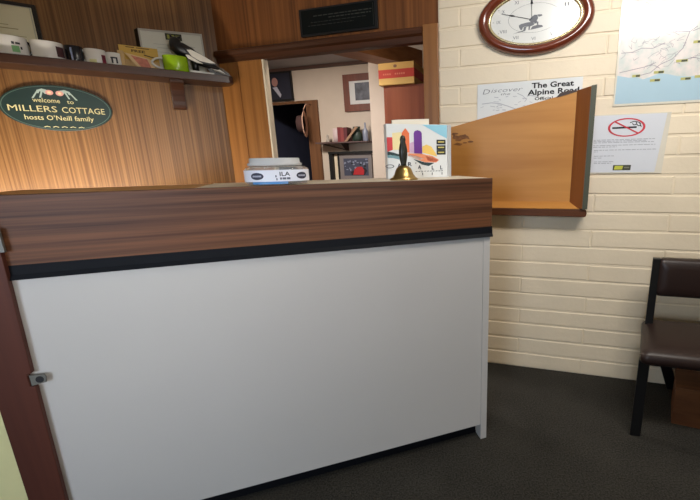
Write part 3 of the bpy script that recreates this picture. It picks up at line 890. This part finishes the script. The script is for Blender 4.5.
M_cert = mat('aged_cream_certificate', (206, 200, 172), 0.4, spec=0.4, var=0.03)
t, s, q = framed('framed_certificate', LW, -1.24, -0.828, SH, 2.125, 0.042, 0.022, 0.016, 'black framed certificate at the left end of the shelf behind white mugs', 'certificate', [M_frameblk, M_cert])
m = MB()
for a0, a1, b0, b1 in ((0.05, 0.95, 0.055, 0.07), (0.05, 0.95, 0.93, 0.945), (0.05, 0.06, 0.055, 0.945), (0.94, 0.95, 0.055, 0.945)):
    m.flat(lambda a, b: q(a, b, 0.0035), [(a0, b0), (a1, b0), (a1, b1), (a0, b1)])
obj('silver_line', m, mat('silver_line', (176, 174, 160), 0.4), t)
m = MB(); f = lambda a, b: q(a, b, 0.005)
m.flat(f, [(0.28, 0.72), (0.44, 0.72), (0.44, 0.90), (0.28, 0.90)])
for b, a0, a1, w in ((0.60, 0.30, 0.72, 0.012), (0.54, 0.25, 0.80, 0.016), (0.42, 0.22, 0.86, 0.010), (0.33, 0.24, 0.88, 0.010)):
    m.stroke(f, [(a0, b), (a1, b)], w)
obj('certificate_print', m, mat('brown_grey_print', (150, 142, 110), 0.6), s)

M_cert2 = mat('grey_white_certificate', (206, 206, 196), 0.4, var=0.02)
t, s, q = framed('framed_certificate', LW, -0.408, -0.082, SH, 2.083, 0.055, 0.042, 0.009, 'silver edged certificate behind the black and white bird ornament', 'certificate', [mat('silver_frame', (176, 172, 164), 0.35, 0.3), M_cert2], 0.035, 0.02)
m = MB(); m.hexa([q(-0.055, 0, .036), q(0.0, 0, 0), q(0.0, 1, 0), q(-0.055, 1, .036)], [q(-0.055, 0, .042), q(0, 0, .035), q(0, 1, .035), q(-0.055, 1, .042)])
obj('frame_side', m, M_frameblk, t)['label'] = 'black side of the frame'
m = MB(); f = lambda a, b: q(a, b, 0.005)
m.cur = 0; m.flat(f, [(0.40, 0.80), (0.66, 0.80), (0.66, 0.95), (0.40, 0.95)])
f = lambda a, b: q(a, b, 0.0045)
m.cur = 1; m.flat(f, [(0.43, 0.83), (0.54, 0.83), (0.54, 0.92), (0.43, 0.92)])
m.cur = 2; m.flat(f, [(0.56, 0.83), (0.63, 0.83), (0.63, 0.92), (0.56, 0.92)])
m.cur = 3
for b, a0, a1 in ((0.68, 0.2, 0.86), (0.60, 0.25, 0.8), (0.5, 0.2, 0.86), (0.42, 0.3, 0.9)): m.stroke(f, [(a0, b), (a1, b)], 0.01)
obj('certificate_print', m, color_mats((48, 50, 36), (150, 154, 70), (110, 112, 60), (170, 172, 168)), s)


# mugs
def mug(u, w, h, label, body, handle_side, prints, hmat=None, o=0.108, hw=0.020, inner=None):
    t = thing('mug', LW.P(u, o, SH), label, 'mug', 'mugs on the shelf')
    r = w / 2; ko = 0.75
    m = MB()
    m.lathe(LW, u, o, SH, [(r * .90, 0.0005), (r * .96, 0.004), (r, 0.014), (r, h - 0.002), (r * .985, h), (r * .95, h - 0.001), (r * .93, h - 0.006), (r * .93, 0.010), (0.0, 0.009)], 1, ko, 36)
    obj('mug_body', m, body, t)
    if handle_side:
        c = LW.P(u + handle_side * r * 0.97, o, SH + h * .5)
        a = LW.d * handle_side
        pts = []
        for i in range(13):
            th = -math.pi / 2 + math.pi * i / 12
            pts.append(c + a * (hw * math.cos(th) * 1.6 - 0.006) + Vector((0, 0, h * .33 * math.sin(th))))
        m = MB(); m.tube(pts, 0.006, 10)
        obj('handle', m, hmat or body, t)
    for name, mt, polys in prints:
        m = MB()
        for dep, pts in polys:
            fn = lambda a, b, e=dep: LW.P(u + (r + e) * math.sin(a / r), o + (r + e) * ko * math.cos(a / r), SH + b)
            # cut into thin strips so that the print follows the round wall
            a0 = min(p[0] for p in pts); a1 = max(p[0] for p in pts); b0 = min(p[1] for p in pts); b1 = max(p[1] for p in pts)
            for i in range(8):
                x0 = a0 + (a1 - a0) * i / 8; x1 = a0 + (a1 - a0) * (i + 1) / 8
                m.flat(fn, [(x0, b0), (x1, b0), (x1, b1), (x0, b1)])
        obj(name, m, mt, t)
    return t


M_grnprint = mat('green_print', (120, 176, 120), 0.5); M_dkprint = mat('dark_print', (46, 50, 58), 0.5)
M_photo = mat('brown_photo_print', (70, 44, 48), 0.4, var=0.5, vscale=60); M_maroon = mat('maroon_print', (110, 34, 52), 0.4, var=0.4, vscale=40)
mug(-0.945, 0.138, 0.090, 'white mug with green and black print, leftmost on the shelf', M_ceramic, 1,
    [('green_motif', M_grnprint, [(0.0008, [(0.018, 0.014), (0.046, 0.044)])]), ('black_words', M_dkprint, [(0.001, [(0.020, 0.050), (0.030, 0.062)]), (0.001, [(0.034, 0.052), (0.052, 0.061)]), (0.001, [(0.050, 0.030), (0.058, 0.042)])])], M_blackcer, hw=0.012)
mug(-0.806, 0.126, 0.085, 'white mug with a brown photo print beside the black mug', M_ceramic, 0,
    [('photo_print', M_photo, [(0.001, [(0.040, 0.014), (0.085, 0.064)])])])
mug(-0.704, 0.074, 0.082, 'black mug with a pale streak between two white mugs', M_blackcer, 1,
    [('pale_streak', mat('pale_blue_streak', (150, 160, 190), 0.3), [(0.001, [(-0.012, 0.008), (-0.004, 0.070)])])], mat('pale_handle', (196, 196, 190), 0.3), hw=0.012)
mug(-0.618, 0.092, 0.076, 'white mug with a maroon print right of the black mug', M_ceramic, 0,
    [('maroon_print', M_maroon, [(0.001, [(0.028, 0.004), (0.052, 0.050)])]), ('pale_flowers', mat('pale_yellow_print', (206, 204, 150), 0.5), [(0.001, [(-0.028, 0.006), (0.004, 0.022)])])])
mug(-0.540, 0.066, 0.072, 'small white mug with dark lettering beside the yellow leaflet box', M_ceramic, 0,
    [('dark_lettering', M_dkprint, [(0.001, [(-0.014, 0.040), (0.016, 0.048)]), (0.001, [(-0.012, 0.016), (-0.004, 0.040)]), (0.001, [(0.008, 0.016), (0.016, 0.040)])])], o=0.10)
gm = mug(-0.250, 0.128, 0.088, 'lime green mug with white handle in front of the bird ornament', M_green, -1, [], M_ceramic, o=0.118, hw=0.038)

# leaflet box with FREE on its card
lb = thing('leaflet_box', LW.P(-0.42, 0.06, SH), 'yellow card leaflet box marked FREE on the shelf', 'leaflet box')
M_ycard = mat('yellow_card', (206, 168, 78), 0.6, var=0.06); M_tan = mat('tan_card', (196, 164, 112), 0.6)
boxes('back_card', M_ycard, LW, (-0.512, -0.330, 0.062, 0.066, SH, 1.976), parent=lb)
boxes('pocket', M_tan, LW, (-0.520, -0.492, 0.066, 0.110, SH, 1.935), (-0.492, -0.335, 0.070, 0.074, SH, 1.90), parent=lb)
mb = MB(); g = on(LW, 0.0666)
mb.text('FREE', g, -0.456, -0.392, 1.944, 0.013, 0.03)
mb.stroke(g, [(-0.48, 1.968), (-0.44, 1.968)], 0.004); mb.stroke(g, [(-0.432, 1.968), (-0.37, 1.968)], 0.004); mb.stroke(g, [(-0.40, 1.934), (-0.345, 1.922)], 0.006)
obj('card_lettering', mb, mat('brown_ink', (78, 58, 34), 0.6), lb)
M_leaf = mat('pink_map_print', (196, 120, 100), 0.55, var=0.25, vscale=45); M_leafedge = mat('cream_leaflet_edge', (216, 186, 140), 0.6)
lf = thing('leaflet', LW.P(-0.42, 0.12, SH), 'folded pink printed leaflet leaning in front of the yellow box', 'leaflet')
mb = MB(); mb.prism(LW, [(-0.490, 1.925), (-0.380, 1.905), (-0.345, 1.875), (-0.375, SH), (-0.430, SH)], 0.1150, 0.1180); obj('fold', mb, M_leafedge, lf)
mb = MB(); mb.prism(LW, [(-0.462, 1.914), (-0.388, 1.900), (-0.372, 1.850), (-0.418, 1.850)], 0.1183, 0.1190); obj('map_print', mb, M_leaf, lf)

# bird ornament
bird = thing('bird_ornament', LW.P(-0.2, 0.10, SH), 'black and white bird-shaped ornament with long tail on the shelf end', 'ornament')
M_bblack = mat('black_glazed_feathers', (18, 18, 22), 0.3, spec=0.5); M_bwhite = mat('white_glazed_feathers', (222, 218, 208), 0.35); M_bgrey = mat('grey_feathers', (120, 112, 100), 0.4)
S = lambda u, z, o=0.112: LW.P(u, o, z)
mb = MB()
mb.tube([S(-0.005, 1.880), S(-0.06, 1.905), S(-0.12, 1.925), S(-0.168, 1.964), S(-0.213, 1.979), S(-0.234, 1.996), S(-0.236, 2.012), S(-0.234, 2.028), S(-0.232, 2.040), S(-0.231, 2.046)],
        [0.008, 0.020, 0.028, 0.036, 0.043, 0.040, 0.032, 0.028, 0.020, 0.008], 18, LW.n, 0.65)
obj('body', mb, M_bblack, bird)
mb = MB()
mb.tube([S(-0.240, 2.030), S(-0.252, 2.046), S(-0.258, 2.056)], [0.010, 0.007, 0.002], 8); mb.tube([S(-0.226, 2.030), S(-0.212, 2.045), S(-0.204, 2.052)], [0.011, 0.007, 0.002], 8)
obj('beak', mb, M_bblack, bird)
wing = [(-0.185, 1.972), (-0.165, 1.975), (-0.12, 1.958), (-0.070, 1.930), (-0.042, 1.914), (-0.075, 1.912), (-0.125, 1.918), (-0.165, 1.940)]
mb = MB(); mb.prism(LW, [(u * 1.0 + (u + .11) * .10, z + (z - 1.94) * .25) for u, z in wing], 0.143, 0.153); obj('wing', mb, M_bblack, bird)
mb = MB(); mb.prism(LW, wing, 0.1532, 0.158); obj('white_wing_patch', mb, M_bwhite, bird)['label'] = 'white patch on the wing'
mb = MB(); mb.prism(LW, [(-0.195, 1.945), (-0.18, 1.945), (-0.13, 1.915), (-0.11, 1.904), (-0.14, 1.907), (-0.185, 1.925)], 0.150, 0.156); obj('white_breast_patch', mb, M_bwhite, bird)
for nm, mm, pts, o0 in (('tail', M_bblack, [(-0.10, 1.912), (-0.05, 1.910), (0.030, 1.868), (0.048, 1.852), (-0.03, 1.852), (-0.075, 1.872)], 0.105),
                        ('white_tail_feather', M_bwhite, [(-0.105, 1.903), (-0.06, 1.905), (-0.01, 1.884), (0.012, 1.868), (-0.02, 1.876), (-0.07, 1.890)], 0.1175),
                        ('grey_tail_feather', M_bgrey, [(-0.055, 1.885), (-0.015, 1.874), (0.036, 1.855), (0.010, 1.858), (-0.05, 1.876)], 0.1205),
                        ('upper_tail_feather', M_bgrey, [(-0.02, 1.900), (-0.005, 1.899), (0.036, 1.869), (0.030, 1.868)], 0.1170)):
    mb = MB(); mb.prism(LW, pts, o0, o0 + 0.010 if nm == 'tail' else o0 + 0.002); obj(nm, mb, mm, bird)
mb = MB(); mb.box(LW, -0.172, -0.115, 0.095, 0.135, SH, 1.858); mb.tube([S(-0.148, 1.856), S(-0.152, 1.94)], 0.018, 12)
obj('base', mb, M_bblack, bird)
mb = MB(); mb.prism(LW, [(-0.185, SH), (-0.06, SH), (-0.058, 1.853), (-0.182, 1.858)], 0.142, 0.174)
tag(obj('papers', mb, M_paper, None, 0.001), 'thin white papers lying on the shelf right of the green mug', 'papers')

# ================================================================ chair and crate
d, nn = BW.d, BW.n
SK = 0.26         # the seat sides run a little aslant to the wall


def C_(u, o, z):  # u along the wall from the front left leg, o distance from the wall
    return BW.P(1.071 + u - (o - 0.484) * SK, o, z)


class Skew:
    P = staticmethod(C_)


ch = thing('chair', C_(0.4, 0.3, 0), 'dark brown vinyl chair with black metal legs against the brick wall', 'chair')
CW = 0.86
# seat with rounded edges
mb = MB()
def rrect(u0, u1, o0, o1, r, k=5):
    pts = []
    for cx, cy, a0 in ((u1 - r, o1 - r, 0), (u0 + r, o1 - r, 90), (u0 + r, o0 + r, 180), (u1 - r, o0 + r, 270)):
        for i in range(k + 1):
            a = math.radians(a0 + 90 * i / k); pts.append((cx + r * math.cos(a), cy + r * math.sin(a)))
    return pts
mb.smooth = True
prof = [(0.020, 0.398), (0.004, 0.402), (0.0, 0.418), (0.0, 0.436), (0.008, 0.452), (0.030, 0.462), (0.09, 0.466)]
rings = []
for ins, z in prof:
    rings.append([C_(u, o, z) for u, o in rrect(-0.022 + ins, CW + 0.02 - ins, 0.13 + ins, 0.545 - ins, 0.035)])
n = len(rings[0]); vs = [p for r in rings for p in r]
fs = [(k * n + i, k * n + (i + 1) % n, (k + 1) * n + (i + 1) % n, (k + 1) * n + i) for k in range(len(rings) - 1) for i in range(n)]
fs += [tuple(range(n))[::-1], tuple((len(rings) - 1) * n + i for i in range(n))]
mb.add(vs, fs); mb.smooth = False
obj('seat', mb, M_vinyl, ch)
# backrest
mb = MB(); mb.smooth = True
rings = []
for ins, o in ((0.012, 0.170), (0.0, 0.178), (0.0, 0.208), (0.012, 0.222), (0.05, 0.226)):
    rings.append([C_(u, o, z) for u, z in rrect(0.020 + ins, CW - 0.02 - ins, 0.612 + ins, 0.806 - ins, 0.02)])
n = len(rings[0]); vs = [p for r in rings for p in r]
fs = [(k * n + i, k * n + (i + 1) % n, (k + 1) * n + (i + 1) % n, (k + 1) * n + i) for k in range(len(rings) - 1) for i in range(n)]
fs += [tuple(range(n))[::-1], tuple((len(rings) - 1) * n + i for i in range(n))]
mb.add(vs, fs)
obj('backrest', mb, M_vinyl, ch)


def bar(name, pts, w, t, parent=ch):
    """flat black bar of the chair, w along the wall and t across it"""
    m = MB()
    for a, b in zip(pts[:-1], pts[1:]):
        q = lambda p: [C_(p[0] - w / 2, p[1] - t / 2, p[2]), C_(p[0] + w / 2, p[1] - t / 2, p[2]), C_(p[0] + w / 2, p[1] + t / 2, p[2]), C_(p[0] - w / 2, p[1] + t / 2, p[2])]
        m.hexa(q(a), q(b))
    return obj(name, m, M_blackmetal, parent, 0.003)


for u in (0.0, CW - 0.0):
    bar('leg', [(u, 0.484, 0.0), (u, 0.484, 0.400)], 0.046, 0.030)
    s_ = 1 if u == 0 else -1
    bar('leg', [(u + s_ * 0.178, 0.03, 0.0), (u + s_ * 0.11, 0.12, 0.22), (u + s_ * 0.06, 0.19, 0.395)], 0.056, 0.036)
    bar('back_upright', [(u + s_ * 0.010, 0.20, 0.385), (u + s_ * 0.010, 0.20, 0.806)], 0.036, 0.030)
m = MB(); m.hexa([C_(0.0, 0.17, 0.378), C_(CW, 0.17, 0.378), C_(CW, 0.20, 0.378), C_(0.0, 0.20, 0.378)], [C_(0.0, 0.17, 0.400), C_(CW, 0.17, 0.400), C_(CW, 0.20, 0.400), C_(0.0, 0.20, 0.400)])
m.hexa([C_(0.0, 0.47, 0.378), C_(CW, 0.47, 0.378), C_(CW, 0.50, 0.378), C_(0.0, 0.50, 0.378)], [C_(0.0, 0.47, 0.400), C_(CW, 0.47, 0.400), C_(CW, 0.50, 0.400), C_(0.0, 0.50, 0.400)])
obj('seat_frame', m, M_blackmetal, ch)

M_crate = wood('brown_crate_wood', (92, 56, 34), (122, 78, 48), -15.6, 'u', 40, 10, 0.55, 0.25)
cr = thing('wooden_box', BW.P(1.6, 0.22, 0), 'low brown wooden box on the carpet under the chair', 'box')
def K(u, o, z): return BW.P(1.262 + u - (o - 0.358) * 0.30, o + u * 0.12, z)
mb = MB()
mb.hexa([K(0, 0.358, 0.0), K(0.50, 0.358, 0.0), K(0.50, 0.358, 0.190), K(0, 0.358, 0.190)], [K(0, 0.335, 0.0), K(0.50, 0.335, 0.0), K(0.50, 0.335, 0.190), K(0, 0.335, 0.190)])
obj('front_board', mb, M_crate, cr, 0.002)
mb = MB()
mb.hexa([K(0, 0.334, 0.0), K(0.02, 0.334, 0.0), K(0.02, 0.334, 0.19), K(0, 0.334, 0.19)], [K(0, 0.17, 0.0), K(0.02, 0.17, 0.0), K(0.02, 0.17, 0.19), K(0, 0.17, 0.19)])
mb.hexa([K(0.48, 0.334, 0.0), K(0.5, 0.334, 0.0), K(0.5, 0.334, 0.19), K(0.48, 0.334, 0.19)], [K(0.48, 0.17, 0.0), K(0.5, 0.17, 0.0), K(0.5, 0.17, 0.19), K(0.48, 0.17, 0.19)])
mb.hexa([K(0.02, 0.19, 0.0), K(0.48, 0.19, 0.0), K(0.48, 0.19, 0.19), K(0.02, 0.19, 0.19)], [K(0.02, 0.17, 0.0), K(0.48, 0.17, 0.0), K(0.48, 0.17, 0.19), K(0.02, 0.17, 0.19)])
obj('sides', mb, M_crate, cr)
mb = MB(); mb.hexa([K(-0.003, 0.362, 0.1905), K(0.503, 0.362, 0.1905), K(0.503, 0.362, 0.204), K(-0.003, 0.362, 0.204)], [K(-0.003, 0.165, 0.1905), K(0.503, 0.165, 0.1905), K(0.503, 0.165, 0.204), K(-0.003, 0.165, 0.204)])
obj('lid', mb, M_crate, cr, 0.002)

# ceiling batten of the reception (above the photograph)
bt = thing('ceiling_light', (0.78, 0.64, 2.425), 'white fluorescent batten on the reception ceiling', 'ceiling light')
mb = MB(); mb.box(Frame(0.78, 0.64, -26), -0.56, 0.60, -0.17, 0.20, 2.425, 2.439); obj('batten', mb, M_ceramic, bt)

# ================================================================ office things
M_wrd = wood('red_brown_wardrobe_wood', (122, 60, 36), (148, 80, 50), -15.6, 'z', 24, 6, 0.45, 0.35)
wd = thing('wardrobe', BW.P(-0.3, -1.05, 0), 'tall red-brown wardrobe in the office behind the opening', 'wardrobe')
boxes('carcass', M_wrd, BW, (-0.672, 0.30, -1.36, -0.82, 0.0, 1.898), parent=wd, bevel=0.003)
wdoor = boxes('door', M_wrd, BW, (-0.644, -0.17, -0.8195, -0.803, 0.06, 1.880), parent=wd, bevel=0.003)
boxes('door', M_wrd, BW, (-0.165, 0.28, -0.8195, -0.803, 0.06, 1.880), parent=wd, bevel=0.003)

crt = thing('carton', BW.P(-0.53, -0.95, 1.899), 'yellow carton with red band on top of the wardrobe', 'carton')
M_cart = mat('yellow_cardboard', (222, 180, 104), 0.7, var=0.05)
boxes('carton_body', M_cart, BW, (-0.700, -0.398, -1.12, -0.795, 1.8995, 2.063), parent=crt, bevel=0.003)
mb = MB(); g = on(BW, -0.7942)
mb.flat(g, [(-0.700, 1.949), (-0.398, 1.949), (-0.398, 2.013), (-0.700, 2.013)])
g2 = lambda a, b: BW.P(-0.3972, a, b)
mb.flat(g2, [(-1.12, 1.949), (-0.795, 1.949), (-0.795, 2.013), (-1.12, 2.013)])
band = obj('red_band', mb, mat('red_carton_band', (196, 60, 44), 0.6), crt)
mb = MB(); g = on(BW, -0.7936)
for a, b in ((-0.66, -0.59), (-0.56, -0.47)):
    x = a
    while x < b: mb.stroke(g, [(x, 1.978), (x + 0.012, 1.979)], 0.012); x += 0.018
obj('band_print', mb, mat('pale_red_print', (222, 130, 100), 0.6), band)
mb = MB(); mb.disc(g, -0.555, 2.036, 0.016, 0.012, 6); obj('carton_mark', mb, M_cheek, crt)

# pictures on the rear wall
t, s, q = framed('framed_picture', RW, -2.80, -2.318, 2.050, 2.385, 0.025, 0.03, 0.022, 'dark portrait of a person in a black frame above the dark doorway', 'picture', [M_frameblk, mat('dark_portrait_ground', (44, 44, 56), 0.35, var=0.25, vscale=5)])
m = MB(); f = lambda a, b: q(a, b, 0.0052)
m.cur = 0; m.disc(f, 0.50, 0.66, 0.09, 0.15, 20)
m.cur = 1; m.flat(f, [(0.42, 0.48), (0.55, 0.50), (0.66, 0.22), (0.62, 0.12), (0.52, 0.30)])
obj('portrait', m, color_mats((176, 130, 120), (186, 184, 196)), s)
M_redframe = wood('red_brown_frame', (98, 50, 34), (124, 66, 46), -15.6, 'z', 24, 6, 0.45, 0.35)
t, s, q = framed('framed_picture', RW, -1.640, -1.10, 1.885, 2.285, 0.025, 0.03, 0.075, 'red-brown framed grey picture with white mount on the office wall', 'picture', [M_redframe, mat('white_mount', (212, 212, 210), 0.4)])
m = MB(); f = lambda a, b: q(a, b, 0.0052)
m.flat(f, [(0.27, 0.29), (0.74, 0.29), (0.74, 0.76), (0.27, 0.76)])
obj('grey_print', m, mat('grey_picture_print', (92, 94, 104), 0.5, var=0.55, vscale=12), s)

# low picture in a dark surround
lp = thing('framed_picture', RW.P(-1.6, 0, 1.0), 'dark framed picture with a red shape low on the office wall', 'picture')
mb = MB()
for b in ((-1.885, -1.835, 0, 0.05, 1.0, 1.42), (-1.885, -1.280, 0, 0.06, 1.405, 1.432), (-1.775, -1.755, 0, 0.04, 1.0, 1.405)): mb.box(RW, *b)
obj('surround', mb, M_frameblk, lp)
boxes('pale_strip', M_lining, RW, (-1.828, -1.785, 0.0, 0.02, 1.0, 1.404), parent=lp)
boxes('mount', mat('grey_mount', (128, 120, 118), 0.5), RW, (-1.754, -1.33, 0.0, 0.03, 1.10, 1.404), parent=lp)
mb = MB(); g = on(RW, 0.0306); pm = color_mats((66, 70, 88), (180, 40, 46), (128, 134, 154), (36, 34, 40))
mb.cur = 0; mb.flat(g, [(-1.70, 1.145), (-1.375, 1.145), (-1.375, 1.350), (-1.70, 1.350)])
g = on(RW, 0.0312); mb.cur = 3; mb.flat(g, [(-1.60, 1.15), (-1.43, 1.15), (-1.39, 1.20), (-1.42, 1.24), (-1.56, 1.21), (-1.61, 1.19)])
g = on(RW, 0.0316); mb.cur = 1; mb.flat(g, [(-1.58, 1.155), (-1.44, 1.155), (-1.43, 1.21), (-1.46, 1.25), (-1.52, 1.25), (-1.56, 1.22)])
rq = random.Random(2)
for i in range(26):
    a, b = rq.uniform(-1.69, -1.39), rq.uniform(1.21, 1.34)
    mb.cur = rq.choice((2, 2, 3)); mb.disc(on(RW, 0.0314), a, b, rq.uniform(0.006, 0.02), rq.uniform(0.006, 0.014), 7)
obj('picture_print', mb, pm, lp)

# shelf on the rear wall and the things on it
rs = thing('wall_shelf', RW.P(-1.65, 0, 1.45), 'small dark shelf crowded with ornaments on the office wall', 'shelf')
mb = MB(); mb.prism(RW, [(-1.985, 1.525), (-1.32, 1.525), (-1.32, 1.540), (-1.985, 1.540)], 0.0, 0.16)
obj('shelf_board', mb, mat('grey_brown_shelf', (92, 72, 70), 0.5), rs)
mb = MB(); mb.side_prism(RW, [(0.0, 1.525), (0.15, 1.525), (0.02, 1.44), (0.0, 1.44)], -1.66, -1.63); mb.prism(RW, [(-1.985, 1.5245), (-1.64, 1.440), (-1.64, 1.452), (-1.94, 1.5245)], 0.002, 0.014); obj('bracket', mb, M_shelf, rs)
RZ = 1.5405
mb = MB(); mb.lathe(RW, -1.86, 0.08, RZ, [(0.028, 0), (0.024, 0.02), (0.012, 0.045), (0.016, 0.065), (0.016, 0.08), (0.004, 0.092)], 1, .7, 16)
tag(obj('figurine', mb, mat('grey_white_figurine', (168, 160, 150), 0.5)), 'tiny grey figurine at the left end of the office shelf', 'figurine')
mb = MB(); mb.lathe(RW, -1.745, 0.08, RZ, [(0.038, 0), (0.040, 0.06), (0.040, 0.15), (0.034, 0.155), (0.0, 0.156)], 1, .7, 20)
tag(obj('canister', mb, mat('pink_white_canister', (206, 186, 186), 0.4)), 'pinkish white canister on the office shelf', 'canister')
for i, (a, b, h, c, lab) in enumerate(((-1.700, -1.662, 0.165, (120, 44, 48), 'red book, leftmost of three on the office shelf'), (-1.660, -1.62, 0.155, (140, 62, 60), 'faded red book, middle of three on the office shelf'), (-1.618, -1.575, 0.160, (96, 40, 44), 'dark red book, rightmost of three on the office shelf'))):
    mb = MB(); mb.box(RW, a, b, 0.02, 0.13, RZ, RZ + h); tag(obj('book', mb, mat('book_%d' % i, c, 0.6)), lab, 'book', 'books on the office shelf')
mb = MB(); mb.prism(RW, [(-1.610, RZ), (-1.575, RZ), (-1.430, 1.694), (-1.462, 1.700)], 0.132, 0.146)
tag(obj('leaning_stick', mb, mat('tan_slat_wood', (158, 124, 96), 0.6)), 'tan wooden stick leaning across the office shelf', 'stick')
mb = MB(); mb.lathe(RW, -1.475, 0.08, RZ, [(0.05, 0), (0.062, 0.03), (0.060, 0.08), (0.040, 0.13), (0.046, 0.165), (0.0, 0.165)], 1, .6, 20)
tag(obj('vase', mb, mat('dark_green_vase', (46, 62, 52), 0.4)), 'dark green vase on the office shelf', 'vase')
mb = MB(); mb.lathe(RW, -1.365, 0.08, RZ, [(0.032, 0), (0.034, 0.01), (0.034, 0.11), (0.012, 0.15), (0.010, 0.205), (0.0, 0.206)], 1, .7, 16)
tag(obj('bottle', mb, mat('blue_grey_bottle', (132, 138, 156), 0.3)), 'blue grey bottle at the right end of the office shelf', 'bottle')

# hat hung on the door frame
ht = thing('hat', RW.P(-2.10, 0.06, 1.60), 'tan brimmed hat hanging on the dark doorway frame', 'hat')
M_hat = mat('tan_felt', (204, 164, 142), 0.9, bump=0.2); M_hatdark = mat('dark_hat_lining', (70, 48, 46), 0.9)


def hat_lathe(prof, m_, nm):
    m = MB(); m.smooth = True
    c = RW.P(-2.105, 0.17, 1.755)
    ax = (RW.d * -0.93 + RW.n * 0.36).normalized(); e1 = Vector((0, 0, 1)); e2 = ax.cross(e1)
    n = 32; vs = []; fs = []
    for r, h in prof:
        for i in range(n):
            t_ = 2 * math.pi * i / n
            vs.append(c + ax * h + (e1 * math.cos(t_) * 1.05 + e2 * math.sin(t_) * 0.9) * r)
    for k in range(len(prof) - 1):
        for i in range(n):
            j = (i + 1) % n; fs.append((k * n + i, k * n + j, (k + 1) * n + j, (k + 1) * n + i))
    m.add(vs, fs); return obj(nm, m, m_, ht)


hat_lathe([(0.140, -0.014), (0.143, -0.008), (0.130, 0.0), (0.10, 0.002), (0.092, 0.004), (0.10, -0.004), (0.13, -0.008), (0.140, -0.014)], M_hat, 'brim')
hat_lathe([(0.093, 0.003), (0.090, 0.05), (0.080, 0.075), (0.05, 0.085), (0.0, 0.083)], M_hatdark, 'crown')
mb = MB(); mb.tube([RW.P(-2.09, 0.027, 1.985), RW.P(-2.095, 0.12, 1.98), RW.P(-2.10, 0.165, 1.92)], 0.006, 8)
obj('cord', mb, M_hat, ht)
